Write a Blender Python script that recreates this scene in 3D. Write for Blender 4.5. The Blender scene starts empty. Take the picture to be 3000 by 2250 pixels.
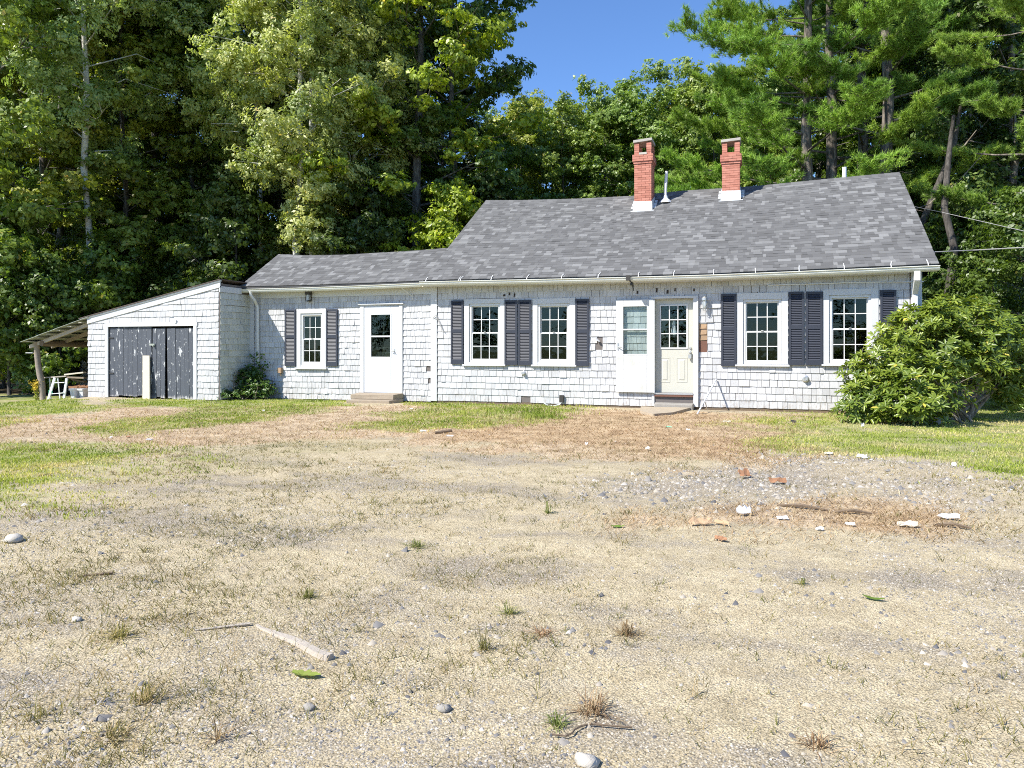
import bpy, math, random
import numpy as np
from mathutils import Vector, Matrix
C = bpy.context.scene.collection
sc = bpy.context.scene
R = math.radians
# ------------------------------------------------------------------ camera geometry
YAW = R(18.6); CA, SA = math.cos(YAW), math.sin(YAW)
FP = 2170.0; HZ = 1020.0; H = 1.36
def W(px, py, Y):                      # photo pixel -> (x, z) on the vertical plane y = Y
    u = (px-1500)/FP
    x = Y*(u*CA-SA)/(CA+u*SA)
    return x, H-(py-HZ)/FP*(Y*CA-x*SA)
def WX(px, py, X):                     # photo pixel -> (y, z) on the vertical plane x = X
    u = (px-1500)/FP
    y = X*(CA+u*SA)/(u*CA-SA)
    return y, H-(py-HZ)/FP*(y*CA-X*SA)
def D(px, Zd):                         # column and distance -> ground x, y
    X = (px-1500)/FP*Zd
    return X*CA-Zd*SA, X*SA+Zd*CA
def G(px, py, z=0.0):                  # photo pixel -> ground point
    return D(px, (H-z)*FP/(py-HZ))
def DZ(px, py, Zd):
    x, y = D(px, Zd); return x, y, H-(py-HZ)/FP*Zd
# ------------------------------------------------------------------ noise (numpy)
def vnoise(x, y, seed=0):
    x = np.asarray(x, float); y = np.asarray(y, float)
    xi = np.floor(x).astype(np.int64); yi = np.floor(y).astype(np.int64)
    fx = x-xi; fy = y-yi; fx = fx*fx*(3-2*fx); fy = fy*fy*(3-2*fy)
    def h(a, b):
        n = (a*374761393+b*668265263+seed*1442695041) & 0xffffffff
        n = ((n ^ (n >> 13))*1274126177) & 0xffffffff
        return ((n ^ (n >> 16)) & 0xffff)/65535.0
    return (h(xi, yi)*(1-fx)+h(xi+1, yi)*fx)*(1-fy)+(h(xi, yi+1)*(1-fx)+h(xi+1, yi+1)*fx)*fy
def fbm(x, y, seed=0, o=4):
    s = 0; a = .5; t = 0
    for i in range(o):
        s = s+a*vnoise(x*2**i+17.3*i, y*2**i+9.1*i, seed+i); t += a; a *= .5
    return s/t
def smooth(a, b, v):
    t = np.clip((v-a)/(b-a), 0, 1); return t*t*(3-2*t)
# ------------------------------------------------------------------ materials
MT = {}
def nodes(name):
    m = bpy.data.materials.new(name); m.use_nodes = True
    nt = m.node_tree; b = nt.nodes['Principled BSDF']; MT[name] = m
    return m, nt, b
def N(nt, t, **kw):
    n = nt.nodes.new(t)
    for k, v in kw.items():
        if k.startswith('i_'): n.inputs[k[2:].replace('_', ' ')].default_value = v
        else: setattr(n, k, v)
    return n
def ramp(nt, src, stops, interp='LINEAR'):
    r = N(nt, 'ShaderNodeValToRGB'); r.color_ramp.interpolation = interp
    el = r.color_ramp.elements
    while len(el) < len(stops): el.new(.5)
    for e, (p, c) in zip(el, stops):
        e.position = p; e.color = (*c, 1) if len(c) == 3 else c
    nt.links.new(src, r.inputs[0]); return r.outputs[0]
def noise(nt, scale, detail=4, rough=.6, co=None, dim=None):
    n = N(nt, 'ShaderNodeTexNoise'); n.inputs['Scale'].default_value = scale
    n.inputs['Detail'].default_value = detail; n.inputs['Roughness'].default_value = rough
    if co: nt.links.new(co, n.inputs['Vector'])
    return n.outputs['Fac']
def geo(nt):
    return N(nt, 'ShaderNodeNewGeometry').outputs['Position']
def mapping(nt, co, scale):
    m = N(nt, 'ShaderNodeMapping'); m.inputs['Scale'].default_value = scale
    nt.links.new(co, m.inputs['Vector']); return m.outputs[0]
def attr(nt, name):
    a = N(nt, 'ShaderNodeAttribute'); a.attribute_name = name; return a.outputs['Fac']
def mix(nt, f, a, b, bt='MIX'):
    m = N(nt, 'ShaderNodeMix'); m.data_type = 'RGBA'; m.blend_type = bt
    for s, v in ((0, f), (6, a), (7, b)):
        if isinstance(v, (int, float)): m.inputs[s].default_value = v
        elif isinstance(v, tuple): m.inputs[s].default_value = (*v, 1)
        else: nt.links.new(v, m.inputs[s])
    return m.outputs[2]
def math_(nt, op, a, b=0.0, clamp=False):
    m = N(nt, 'ShaderNodeMath'); m.operation = op; m.use_clamp = clamp
    for s, v in ((0, a), (1, b)):
        if isinstance(v, (int, float)): m.inputs[s].default_value = v
        else: nt.links.new(v, m.inputs[s])
    return m.outputs[0]
def bump(nt, b, h, strength=.3, dist=.01):
    bp = N(nt, 'ShaderNodeBump'); bp.inputs['Strength'].default_value = strength
    bp.inputs['Distance'].default_value = dist
    nt.links.new(h, bp.inputs['Height']); nt.links.new(bp.outputs[0], b.inputs['Normal'])
def simple(name, col, rough=.6, var=.15, scale=6, bmp=0, metal=0, spec=.4, usevar=0):
    m, nt, b = nodes(name); p = geo(nt)
    c = mix(nt, noise(nt, scale, 6, .65, p), tuple(v*(1-var) for v in col), tuple(min(1, v*(1+var)) for v in col))
    if usevar:
        c = mix(nt, attr(nt, 'var'), c, tuple(v*usevar for v in col))
    nt.links.new(c, b.inputs['Base Color'])
    b.inputs['Roughness'].default_value = rough; b.inputs['Metallic'].default_value = metal
    b.inputs['Specular IOR Level'].default_value = spec
    if bmp: bump(nt, b, noise(nt, scale*6, 4, .6, p), bmp, .01)
    return m
# painted cedar shingles: worn white paint, vertical grain, grey wood where it is thin
def shingle_mat(name, base, thin, worn):
    m, nt, b = nodes(name); p = geo(nt)
    gr = noise(nt, 1, 5, .7, mapping(nt, p, (70, 70, 5)))
    blot = noise(nt, 2.2, 5, .65, p)
    v = attr(nt, 'var')
    c = ramp(nt, v, [(0, tuple(x*.78 for x in base)), (.4, tuple(x*.92 for x in base)), (1, base)])
    f = ramp(nt, math_(nt, 'ADD', math_(nt, 'MULTIPLY', gr, .62), math_(nt, 'MULTIPLY', blot, .5)), [(.52, (0, 0, 0)), (.70, (1, 1, 1))])
    c = mix(nt, math_(nt, 'MULTIPLY', f, .65), c, thin)
    # splash zone by the ground: rubbed bare in patches
    sx = N(nt, 'ShaderNodeSeparateXYZ'); nt.links.new(p, sx.inputs[0])
    low = ramp(nt, sx.outputs[2], [(.0, (1, 1, 1)), (.55, (0, 0, 0))])
    pt = ramp(nt, noise(nt, 1, 6, .75, mapping(nt, p, (22, 22, 7))), [(.50, (0, 0, 0)), (.60, (1, 1, 1))])
    c = mix(nt, math_(nt, 'MULTIPLY', math_(nt, 'MULTIPLY', low, pt), .8), c, worn)
    nt.links.new(c, b.inputs['Base Color']); b.inputs['Roughness'].default_value = .7
    b.inputs['Specular IOR Level'].default_value = .25
    bump(nt, b, gr, .35, .006)
shingle_mat('shingle_paint', (.605, .605, .61), (.37, .365, .37), (.36, .31, .27))
shingle_mat('shingle_side', (.60, .61, .56), (.50, .51, .49), (.34, .31, .26))
simple('under_wall', (.16, .14, .13), .9)
# white trim, slightly peeling
m, nt, b = nodes('trim'); p = geo(nt)
pe = ramp(nt, noise(nt, 1, 7, .75, mapping(nt, p, (26, 26, 7))), [(.60, (0, 0, 0)), (.66, (1, 1, 1))])
c = mix(nt, math_(nt, 'MULTIPLY', pe, .5), mix(nt, noise(nt, 3, 4, .6, p), (.56, .565, .57), (.66, .66, .66)), (.42, .41, .38))
nt.links.new(c, b.inputs['Base Color']); b.inputs['Roughness'].default_value = .5
simple('vinyl', (.68, .68, .67), .4, .03, 5)
simple('door_white', (.60, .615, .64), .38, .04, 4)
m, nt, b = nodes('storm_paint'); p = geo(nt)
st = ramp(nt, noise(nt, 2.6, 5, .6, p), [(.52, (0, 0, 0)), (.72, (1, 1, 1))])
nt.links.new(mix(nt, math_(nt, 'MULTIPLY', st, .5), (.58, .58, .58), (.46, .45, .34)), b.inputs['Base Color']); b.inputs['Roughness'].default_value = .5
simple('door_cream', (.54, .53, .46), .5, .07, 5)
simple('gutter', (.72, .72, .66), .35, .05, 4)
simple('jamb', (.45, .45, .42), .6)
simple('shutter', (.040, .045, .062), .5, .12, 8)
simple('dark_metal', (.05, .045, .04), .5)
simple('drip', (.10, .075, .065), .7, .3, 12)
simple('silver', (.62, .62, .62), .35, .1, 8, metal=.7)
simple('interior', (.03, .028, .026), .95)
simple('curtain', (.45, .46, .44), .9)
simple('white_paper', (.66, .67, .70), .7)
m, nt, b = nodes('glass')
nt.nodes.remove(b)
tr = N(nt, 'ShaderNodeBsdfTransparent'); tr.inputs[0].default_value = (.46, .50, .49, 1)
gl = N(nt, 'ShaderNodeBsdfGlossy'); gl.inputs['Roughness'].default_value = .02; gl.inputs[0].default_value = (.5, .6, .6, 1)
lw = N(nt, 'ShaderNodeLayerWeight'); lw.inputs[0].default_value = .5
fr = math_(nt, 'ADD', math_(nt, 'MULTIPLY', math_(nt, 'POWER', lw.outputs['Facing'], 5.0), .9), .05)
nb = N(nt, 'ShaderNodeBump'); nb.inputs['Strength'].default_value = .12; nb.inputs['Distance'].default_value = .02
nt.links.new(noise(nt, 3.5, 2, .5, geo(nt)), nb.inputs['Height'])
nt.links.new(nb.outputs[0], gl.inputs['Normal'])
mx = N(nt, 'ShaderNodeMixShader'); nt.links.new(fr, mx.inputs[0])
nt.links.new(tr.outputs[0], mx.inputs[1]); nt.links.new(gl.outputs[0], mx.inputs[2])
nt.links.new(mx.outputs[0], nt.nodes['Material Output'].inputs[0])
for nm_, tc in (('pane_clear', (.86, .90, .89, 1)),):
    m2 = MT['glass'].copy(); m2.name = nm_; MT[nm_] = m2
    for q_ in m2.node_tree.nodes:
        if q_.bl_idname == 'ShaderNodeBsdfTransparent': q_.inputs[0].default_value = tc
m, nt, b = nodes('lamp_glass')
b.inputs['Base Color'].default_value = (.62, .66, .66, 1); b.inputs['Roughness'].default_value = .15; b.inputs['Alpha'].default_value = .7
# asphalt roof shingles
m, nt, b = nodes('roofing'); p = geo(nt)
c = ramp(nt, attr(nt, 'var'), [(0, (.102, .101, .100)), (.30, (.126, .125, .125)), (.55, (.150, .149, .148)), (.80, (.182, .181, .179)), (1, (.240, .239, .237))])
c = mix(nt, noise(nt, 260, 3, .7, p), mix(nt, 1.0, c, (.60, .60, .60), 'MULTIPLY'), mix(nt, 1.0, c, (1.38, 1.38, 1.36), 'MULTIPLY'))
c = mix(nt, math_(nt, 'MULTIPLY', noise(nt, .7, 3, .5, p), .3), c, (.17, .165, .165))
nt.links.new(c, b.inputs['Base Color']); b.inputs['Roughness'].default_value = .95; b.inputs['Specular IOR Level'].default_value = .1
bump(nt, b, noise(nt, 180, 2, .6, p), .4, .004)
# painted brick (bricks are modelled, mortar lies behind them)
m, nt, b = nodes('brick'); p = geo(nt)
c = ramp(nt, attr(nt, 'var'), [(0, (.44, .165, .110)), (.5, (.53, .205, .140)), (1, (.60, .26, .185))])
c = mix(nt, math_(nt, 'MULTIPLY', noise(nt, 14, 5, .7, p), .35), c, (.30, .12, .09))
nt.links.new(c, b.inputs['Base Color']); b.inputs['Roughness'].default_value = .75; bump(nt, b, noise(nt, 60, 4, .7, p), .5, .01)
simple('mortar', (.36, .14, .10), .9, .3, 20)
simple('cap_stone', (.40, .37, .33), .85, .25, 9, .4)
simple('flashing', (.66, .67, .67), .45, .12, 7, .3)
# barn doors: dark blue-grey boards with flaked paint
m, nt, b = nodes('barn_paint'); p = geo(nt)
fl = ramp(nt, noise(nt, 1, 8, .62, mapping(nt, p, (9.5, 9.5, 3.6))), [(.60, (0, 0, 0)), (.615, (1, 1, 1))])
fl2 = ramp(nt, noise(nt, 1, 6, .7, mapping(nt, p, (34, 34, 14))), [(.63, (0, 0, 0)), (.65, (1, 1, 1))])
sx = N(nt, 'ShaderNodeSeparateXYZ'); nt.links.new(p, sx.inputs[0])
foot = ramp(nt, math_(nt, 'ADD', sx.outputs[2], math_(nt, 'MULTIPLY', noise(nt, 1, 4, .7, mapping(nt, p, (22, 22, 3))), .35)), [(.16, (1, 1, 1)), (.26, (0, 0, 0))])
base = mix(nt, noise(nt, 1, 6, .7, mapping(nt, p, (40, 40, 3))), (.036, .042, .055), (.105, .117, .14))
base = mix(nt, attr(nt, 'var'), base, (.09, .10, .12))
c = mix(nt, math_(nt, 'MAXIMUM', fl, fl2), base, mix(nt, noise(nt, 12, 4, .6, p), (.45, .45, .44), (.66, .67, .68)))
c = mix(nt, foot, c, (.50, .47, .46))
nt.links.new(c, b.inputs['Base Color']); b.inputs['Roughness'].default_value = .7; bump(nt, b, fl, .4, .004)
simple('old_wood', (.30, .25, .20), .85, .35, 10, .5)
simple('old_wood_dark', (.17, .125, .085), .9, .35, 10, .5)
simple('pale_wood', (.64, .58, .46), .75, .08, 6, .2)
simple('grey_wood', (.44, .385, .32), .85, .22, 14, .5)
simple('raw_wood', (.42, .28, .17), .85, .45, 13, .4, usevar=.5)
simple('red_wood', (.17, .085, .06), .85, .25, 16, .3)
simple('sheet_roof', (.33, .36, .31), .6, .2, 4)
simple('sheet_under', (.46, .42, .34), .8, .2, 4)
simple('concrete', (.33, .27, .20), .9, .25, 7, .5)
simple('stone', (.30, .28, .25), .9, .25, 10, .6)
simple('slab', (.40, .33, .24), .95, .25, 9, .6)
simple('gap_shade', (.045, .035, .03), .9)  # near-black colour standing in for shade inside holes and gaps
simple('steel_rail', (.70, .73, .72), .35, .1, 8)
simple('cardboard', (.33, .17, .09), .85, .2, 12, .3)
simple('green_plastic', (.12, .50, .30), .5)
simple('white_plastic', (.70, .71, .73), .5, .06)
simple('pale_stone', (.50, .46, .40), .85, .1, 20, .4)
simple('wire', (.35, .34, .33), .6)
simple('dark_wire', (.10, .10, .10), .6)
simple('fabric_tan', (.48, .33, .2), .9, .2, 14, .4)
# foliage: two-sided leaves that let light through; object colour tints each plant
def leaf_mat(name, stops, trans=.28, rough=.5, spec=.35, tint=True):
    m, nt, b = nodes(name)
    oi = N(nt, 'ShaderNodeObjectInfo')
    c = ramp(nt, attr(nt, 'var'), stops)
    if tint: c = mix(nt, 1.0, c, oi.outputs['Color'], 'MULTIPLY')
    c = mix(nt, 1.0, c, ramp(nt, noise(nt, .33, 3, .6, geo(nt)), [(.3, (.70, .76, .74)), (.7, (1.32, 1.20, 1.2))]), 'MULTIPLY')
    nt.links.new(c, b.inputs['Base Color']); b.inputs['Roughness'].default_value = rough
    b.inputs['Specular IOR Level'].default_value = spec
    t = N(nt, 'ShaderNodeBsdfTranslucent'); nt.links.new(mix(nt, 1.0, c, (1.35, 1.45, .55), 'MULTIPLY'), t.inputs[0])
    mx = N(nt, 'ShaderNodeMixShader'); mx.inputs[0].default_value = trans
    nt.links.new(b.outputs[0], mx.inputs[1]); nt.links.new(t.outputs[0], mx.inputs[2])
    nt.links.new(mx.outputs[0], nt.nodes['Material Output'].inputs[0])
leaf_mat('leaf', [(0, (.105, .145, .034)), (.5, (.235, .315, .072)), (.93, (.43, .52, .15)), (1, (.56, .44, .15))], .36, .42, .55)
leaf_mat('leaf_birch', [(0, (.21, .26, .095)), (.5, (.38, .44, .18)), (.93, (.58, .62, .30)), (1, (.60, .50, .24))], .36, .45, .5)
leaf_mat('needles', [(0, (.11, .185, .05)), (.5, (.225, .36, .09)), (1, (.38, .52, .15))], .25, .55, .3)
leaf_mat('leaf_glossy', [(0, (.065, .115, .020)), (.5, (.155, .225, .036)), (.9, (.27, .34, .065)), (1, (.45, .42, .09))], .22, .36, .5)
leaf_mat('grass', [(0, (.14, .20, .025)), (.45, (.30, .37, .055)), (.75, (.45, .47, .13)), (1, (.60, .52, .28))], .3, .6, .2)
leaf_mat('straw', [(0, (.19, .12, .07)), (.5, (.40, .29, .17)), (1, (.62, .50, .32))], .15, .8, .1)
leaf_mat('weed', [(0, (.12, .13, .035)), (.35, (.22, .20, .07)), (.65, (.30, .23, .12)), (1, (.46, .37, .23))], .2, .7, .2)
def bark(name, a, bcol, sc_=(12, 12, 2.5), lo=.42, hi=.62):
    m, nt, b = nodes(name); p = geo(nt)
    f = noise(nt, 1, 6, .7, mapping(nt, p, sc_))
    nt.links.new(ramp(nt, f, [(lo, a), (hi, bcol)]), b.inputs['Base Color'])
    b.inputs['Roughness'].default_value = .9; bump(nt, b, f, .8, .03)
bark('bark_dark', (.045, .038, .032), (.13, .115, .10))
bark('bark_grey', (.08, .07, .06), (.25, .23, .20), (9, 9, 3))
bark('bark_pine', (.06, .048, .04), (.27, .23, .19), (9, 9, 1.4))
bark('bark_birch', (.10, .09, .08), (.60, .58, .53), (3, 3, 14), .36, .44)
bark('twig', (.16, .13, .09), (.36, .31, .25))
# ------------------------------------------------------------------ mesh builder
class MB:
    def __init__(s): s.v = []; s.f = []; s.a = []; s.m = []
    def face(s, pts, var=0.0, mi=0):
        n = len(s.v); s.v.extend(pts); s.f.append(tuple(range(n, n+len(pts)))); s.a.append(var); s.m.append(mi)
    def hexa(s, p, var=0.0, mi=0):     # 8 points: bottom ring then top ring
        n = len(s.v); s.v.extend(p)
        for q in ((3, 2, 1, 0), (4, 5, 6, 7), (0, 1, 5, 4), (1, 2, 6, 5), (2, 3, 7, 6), (3, 0, 4, 7)):
            s.f.append(tuple(n+i for i in q)); s.a.append(var); s.m.append(mi)
    def box(s, x0, x1, y0, y1, z0, z1, var=0.0, mi=0):
        s.hexa([(x0, y0, z0), (x1, y0, z0), (x1, y1, z0), (x0, y1, z0), (x0, y0, z1), (x1, y0, z1), (x1, y1, z1), (x0, y1, z1)], var, mi)
    def bar(s, a, b, w, h, var=0.0, mi=0, up=(0, 0, 1)):   # rectangular bar from a to b
        a = Vector(a); b = Vector(b); d = (b-a).normalized(); u = Vector(up)
        sd = d.cross(u).normalized(); u = sd.cross(d).normalized()
        q = []
        for o in (a, b):
            q.append([o+sd*w/2*i+u*h/2*j for i, j in ((-1, -1), (1, -1), (1, 1), (-1, 1))])
        s.hexa([tuple(v) for v in q[0]+q[1]], var, mi)
    def tube(s, pts, rad, n=8, var=0.0, mi=0, cap=True):
        pts = [Vector(p) for p in pts]
        if isinstance(rad, (int, float)): rad = [rad]*len(pts)
        base = len(s.v); ref = Vector((.13, .31, .94))
        for i, p in enumerate(pts):
            d = (pts[min(i+1, len(pts)-1)]-pts[max(i-1, 0)])
            if d.length < 1e-9: d = Vector((0, 0, 1))
            d.normalize(); r0 = ref if abs(d.dot(ref)) < .95 else Vector((1, 0, 0))
            a = d.cross(r0).normalized(); b = d.cross(a)
            for k in range(n):
                t = 2*math.pi*k/n; s.v.append(tuple(p+(a*math.cos(t)+b*math.sin(t))*rad[i]))
        for i in range(len(pts)-1):
            for k in range(n):
                s.f.append((base+i*n+k, base+i*n+(k+1) % n, base+(i+1)*n+(k+1) % n, base+(i+1)*n+k)); s.a.append(var); s.m.append(mi)
        if cap:
            s.f.append(tuple(base+k for k in range(n))); s.a.append(var); s.m.append(mi)
            s.f.append(tuple(base+(len(pts)-1)*n+k for k in reversed(range(n)))); s.a.append(var); s.m.append(mi)
    def lathe(s, c, prof, n=14, var=0.0, mi=0, axis=(0, 0, 1)):
        ax = Vector(axis).normalized()
        s.tube([Vector(c)+ax*t for r_, t in prof], [max(r_, .0005) for r_, t in prof], n, var, mi)
    def rock(s, c, r, rng, flat=.6, var=0.0, n=7, m_=5):
        base = len(s.v); c = Vector(c)
        for i in range(m_):
            ph = math.pi*(i+.5)/m_-math.pi/2
            for k in range(n):
                t = 2*math.pi*k/n+i*.3; q = 1+rng.uniform(-.18, .18)
                s.v.append((c.x+r[0]*q*math.cos(ph)*math.cos(t), c.y+r[1]*q*math.cos(ph)*math.sin(t), c.z+r[2]*q*math.sin(ph)))
        for i in range(m_-1):
            for k in range(n):
                s.f.append((base+i*n+k, base+i*n+(k+1) % n, base+(i+1)*n+(k+1) % n, base+(i+1)*n+k)); s.a.append(var); s.m.append(0)
        for i in (0, m_-1):
            s.f.append(tuple(base+i*n+k for k in range(n))); s.a.append(var); s.m.append(0)
    def build(s, name, mat, parent=None, smooth_=False, bevel=0):
        me = bpy.data.meshes.new(name); me.from_pydata([tuple(v) for v in s.v], [], s.f)
        mats = mat if isinstance(mat, (list, tuple)) else [mat]
        for x in mats: me.materials.append(MT[x])
        me.attributes.new('var', 'FLOAT', 'FACE').data.foreach_set('value', s.a)
        me.polygons.foreach_set('material_index', s.m)
        if smooth_: me.polygons.foreach_set('use_smooth', [True]*len(s.f))
        me.update()
        return link(name, me, parent, bevel)
def link(name, me, parent=None, bevel=0):
    o = bpy.data.objects.new(name, me); C.objects.link(o)
    if parent:
        o.parent = parent
        o.matrix_parent_inverse = parent_inv(parent)
    if bevel:
        md = o.modifiers.new('b', 'BEVEL'); md.width = bevel; md.segments = 2; md.limit_method = 'ANGLE'; md.angle_limit = .7
    return o
def world_m(o):
    m = Matrix.LocRotScale(o.location, o.rotation_euler, o.scale)
    return (world_m(o.parent) @ o.matrix_parent_inverse @ m) if o.parent else m
def parent_inv(p): return world_m(p).inverted()
def arr_mesh(name, V, F, var, mats, mi=None):           # fast path for numpy arrays
    me = bpy.data.meshes.new(name); k = F.shape[1]
    me.vertices.add(len(V)); me.vertices.foreach_set('co', V.astype(np.float32).ravel())
    me.loops.add(F.size); me.loops.foreach_set('vertex_index', F.astype(np.int32).ravel())
    me.polygons.add(len(F)); me.polygons.foreach_set('loop_start', (np.arange(len(F))*k).astype(np.int32))
    me.polygons.foreach_set('loop_total', np.full(len(F), k, np.int32))
    for m_ in mats: me.materials.append(MT[m_])
    me.attributes.new('var', 'FLOAT', 'FACE').data.foreach_set('value', var.astype(np.float32))
    me.update(calc_edges=True); return me
def tag(o, label=None, cat=None, group=None, kind=None):
    for k, v in (('label', label), ('category', cat), ('group', group), ('kind', kind)):
        if v: o[k] = v
    return o
def thing(name, loc, label, cat, group=None):
    o = bpy.data.objects.new(name, None); C.objects.link(o); o.location = loc; o.empty_display_size = .2
    return tag(o, label, cat, group)
def base_at(o, loc):                                    # move a single-mesh thing's origin to its base
    loc = Vector(loc); o.data.transform(Matrix.Translation(-loc)); o.location = loc; return o
# ================================================================== HOUSE
FY = 17.10                                              # plane of the front wall
XL, XM, XR = -13.40, -7.88, 3.10                        # wing left, corner between wing and main part, right corner
GY, GXL, GXR = 15.90, -17.90, -13.40                    # garage front plane and sides
def px2(cx, cy, k):                                     # detail-view coordinates -> photo pixel
    ox, oy, s = {1: (0, 750, 3.16), 2: (650, 700, 3.16), 3: (1250, 700, 3.16), 4: (1750, 700, 3.16), 5: (2400, 700, 2.765), 6: (1700, 350, 3.687)}[k]
    return ox+cx/s, oy+cy/s
def rect(k, x0, x1, y0, y1, Y=FY):
    xa = W(*px2(x0, (y0+y1)/2, k), Y)[0]; xb = W(*px2(x1, (y0+y1)/2, k), Y)[0]; xm = (x0+x1)/2
    return xa, xb, W(*px2(xm, y1, k), Y)[1], W(*px2(xm, y0, k), Y)[1]
itp = lambda x, xs, ys: float(np.interp(x, xs, ys))
def eave_z(x): return 3.055-itp(x, [-7.95, -5, -3, -1, 1, 3.35], [0, .03, .045, .05, .03, 0])
def ridge_z(x): return 5.85-itp(x, [-7.95, -6.8, -5, -3.45, -2.08, -.2, 1.8, 3.35], [0, .07, .14, .16, .11, .115, .045, 0])
EY, RY, BY = 16.72, 21.15, 25.6
def roof_p(x, t, lift=0.0):                             # t 0 at the eave, 1 at the ridge
    z0, z1 = eave_z(x), ridge_z(x)
    return (x, EY+(RY-EY)*t, z0+(z1-z0)*t+lift)
WRY = 18.47
def weave_z(x): return 3.05-itp(x, [-13.5, -11.5, -9.5, -7.9], [0, .02, .015, 0])
def wridge_z(x): return itp(x, [-13.5, -12.6, -11.3, -9.3, -7.9], [4.13, 4.06, 4.02, 4.04, 4.08])
def wroof_p(x, t, lift=0.0):
    z0, z1 = weave_z(x), wridge_z(x)
    return (x, 16.76+(WRY-16.76)*t, z0+(z1-z0)*t+lift)

house = thing('house', (-4, FY, 0), 'long low white shingled cottage with a sagging grey roof and two red chimneys', 'house')
garage = thing('garage', (-15.6, GY, 0), 'white shingled lean-to garage with peeling dark double doors and an open side shed', 'garage')

# openings (x0, x1, z0, z1)
oWin0 = rect(2, 735, 935, 690, 1165); oDoor0 = rect(2, 1320, 1645, 618, 1440)
oWinA = rect(3, 398, 685, 600, 1140); oWinB = rect(3, 1030, 1325, 600, 1143)
oDoor = rect(4, 530, 890, 555, 1440)
oWinC = rect(4, 1350, 1705, 560, 1158); oWinD = rect(5, 80, 420, 455, 1005)
# outer trims that the shingles stop at
tWin0 = rect(2, 697, 970, 655, 1205); tDoor0 = rect(2, 1285, 1678, 598, 1500)
tWinA = rect(3, 350, 725, 555, 1175); tWinB = rect(3, 985, 1380, 550, 1180)
tDoor = rect(4, 505, 935, 530, 1530); tWinC = rect(4, 1290, 1765, 500, 1180); tWinD = rect(5, 30, 480, 405, 1030)
patch = rect(4, 940, 1018, 782, 1048)
main_open = [oWinA, oWinB, oDoor, oWinC, oWinD]; wing_open = [oWin0, oDoor0]

def wall_holes(mb, x0, x1, z0, z1, rects, Y, th, mi=0):
    xs = sorted({x0, x1, *[min(max(r[0], x0), x1) for r in rects], *[min(max(r[1], x0), x1) for r in rects]})
    for a, b in zip(xs, xs[1:]):
        if b-a < 1e-4: continue
        c = (a+b)/2; z = z0
        for r in sorted([r for r in rects if r[0] < c < r[1]], key=lambda r: r[2]):
            if r[2] > z: mb.box(a, b, Y, Y+th, z, r[2], 0, mi)
            z = max(z, r[3])
        if z < z1: mb.box(a, b, Y, Y+th, z, z1, 0, mi)
def shingles(mb, a0, a1, z0, ztop, expo, rects, P3, rng, wmin=.07, wmax=.24, wav=.008, loose=.05, missing=(), gap=.0045):
    """courses of split shingles; P3(a, z, d) maps along-wall, height, distance out from the wall"""
    k = 0; ph = rng.uniform(0, 6)
    zmax = max(ztop(a0), ztop(a1))
    while z0+k*expo < zmax:
        zb0 = z0+k*expo; a = a0; off = rng.uniform(-.006, .006)
        while a < a1-.012:
            w = rng.choice((rng.uniform(wmin, wmax), rng.uniform(wmin*1.2, wmax*.8)))
            b = min(a+w, a1)
            if a1-b < .035: b = a1
            zb = zb0+off+wav*math.sin(a*.9+ph+k*.4)+rng.uniform(-.004, .004)
            zt = zb0+expo+.012
            segs = [(a, b)]
            cuts = sorted({q for r in rects for q in (r[0], r[1]) if a < q < b and r[2] < zt and r[3] > zb})
            ed = [a]+cuts+[b]
            for s0, s1 in zip(ed, ed[1:]):
                if s1-s0 < .008: continue
                c = (s0+s1)/2; lo, hi0, hi1 = zb, min(zt, ztop(s0)), min(zt, ztop(s1))
                for r in rects:
                    if r[0] < c < r[1]:
                        if r[2] <= lo and r[3] >= min(hi0, hi1): lo = 9
                        elif r[2] <= lo < r[3]: lo = r[3]
                        elif lo < r[2] < max(hi0, hi1): hi0 = min(hi0, r[2]); hi1 = min(hi1, r[2])
                if min(hi0, hi1)-lo < .015: continue
                if any(abs(c-m_[0]) < m_[2] and abs((lo+hi0)/2-m_[1]) < m_[3] for m_ in missing): continue
                t = .018+rng.uniform(0, .007)+(.012 if rng.random() < loose else 0); g = gap/2+rng.uniform(0, .0015)
                if rng.random() < .06: g += .004
                tl = rng.uniform(-.006, .006) if rng.random() < .3 else 0
                f = lambda z: t*(1-(z-lo)/expo*.75)
                v = rng.random()
                mb.hexa([P3(s0+g, lo+tl, 0), P3(s1-g, lo-tl, 0), P3(s1-g, lo-tl, t), P3(s0+g, lo+tl, t),
                         P3(s0+g, hi0, 0), P3(s1-g, hi1, 0), P3(s1-g, hi1, max(.003, f(hi1))), P3(s0+g, hi0, max(.003, f(hi0)))], v)
            a = b
        k += 1
rng = random.Random(4)
# ---- walls of the main part and the wing
mb = MB()
wall_holes(mb, XM, XR, .05, 2.95, main_open, FY, .12)
mb.box(XM, XM+.12, FY+.12, 25.2, .05, 3.0); mb.box(XR-.12, XR, FY+.12, 25.2, .05, 3.0); mb.box(XM+.12, XR-.12, 25.08, 25.2, .05, 3.0)
for X in (XM+.002, XR-.122):
    mb.hexa([(X, FY, 3.0), (X+.12, FY, 3.0), (X+.12, 25.2, 3.0), (X, 25.2, 3.0), (X, RY-.05, 5.72), (X+.12, RY-.05, 5.72), (X+.12, RY+.05, 5.72), (X, RY+.05, 5.72)])
mb.build('wall', 'under_wall', house)
mb = MB(); wall_holes(mb, XL, XM-.005, .02, 2.93, wing_open, FY+.004, .12)
mb.box(XL, XL+.12, FY+.13, 20.2, .02, 2.95); mb.box(XL+.12, XM-.005, 20.08, 20.2, .02, 2.95)
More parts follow.
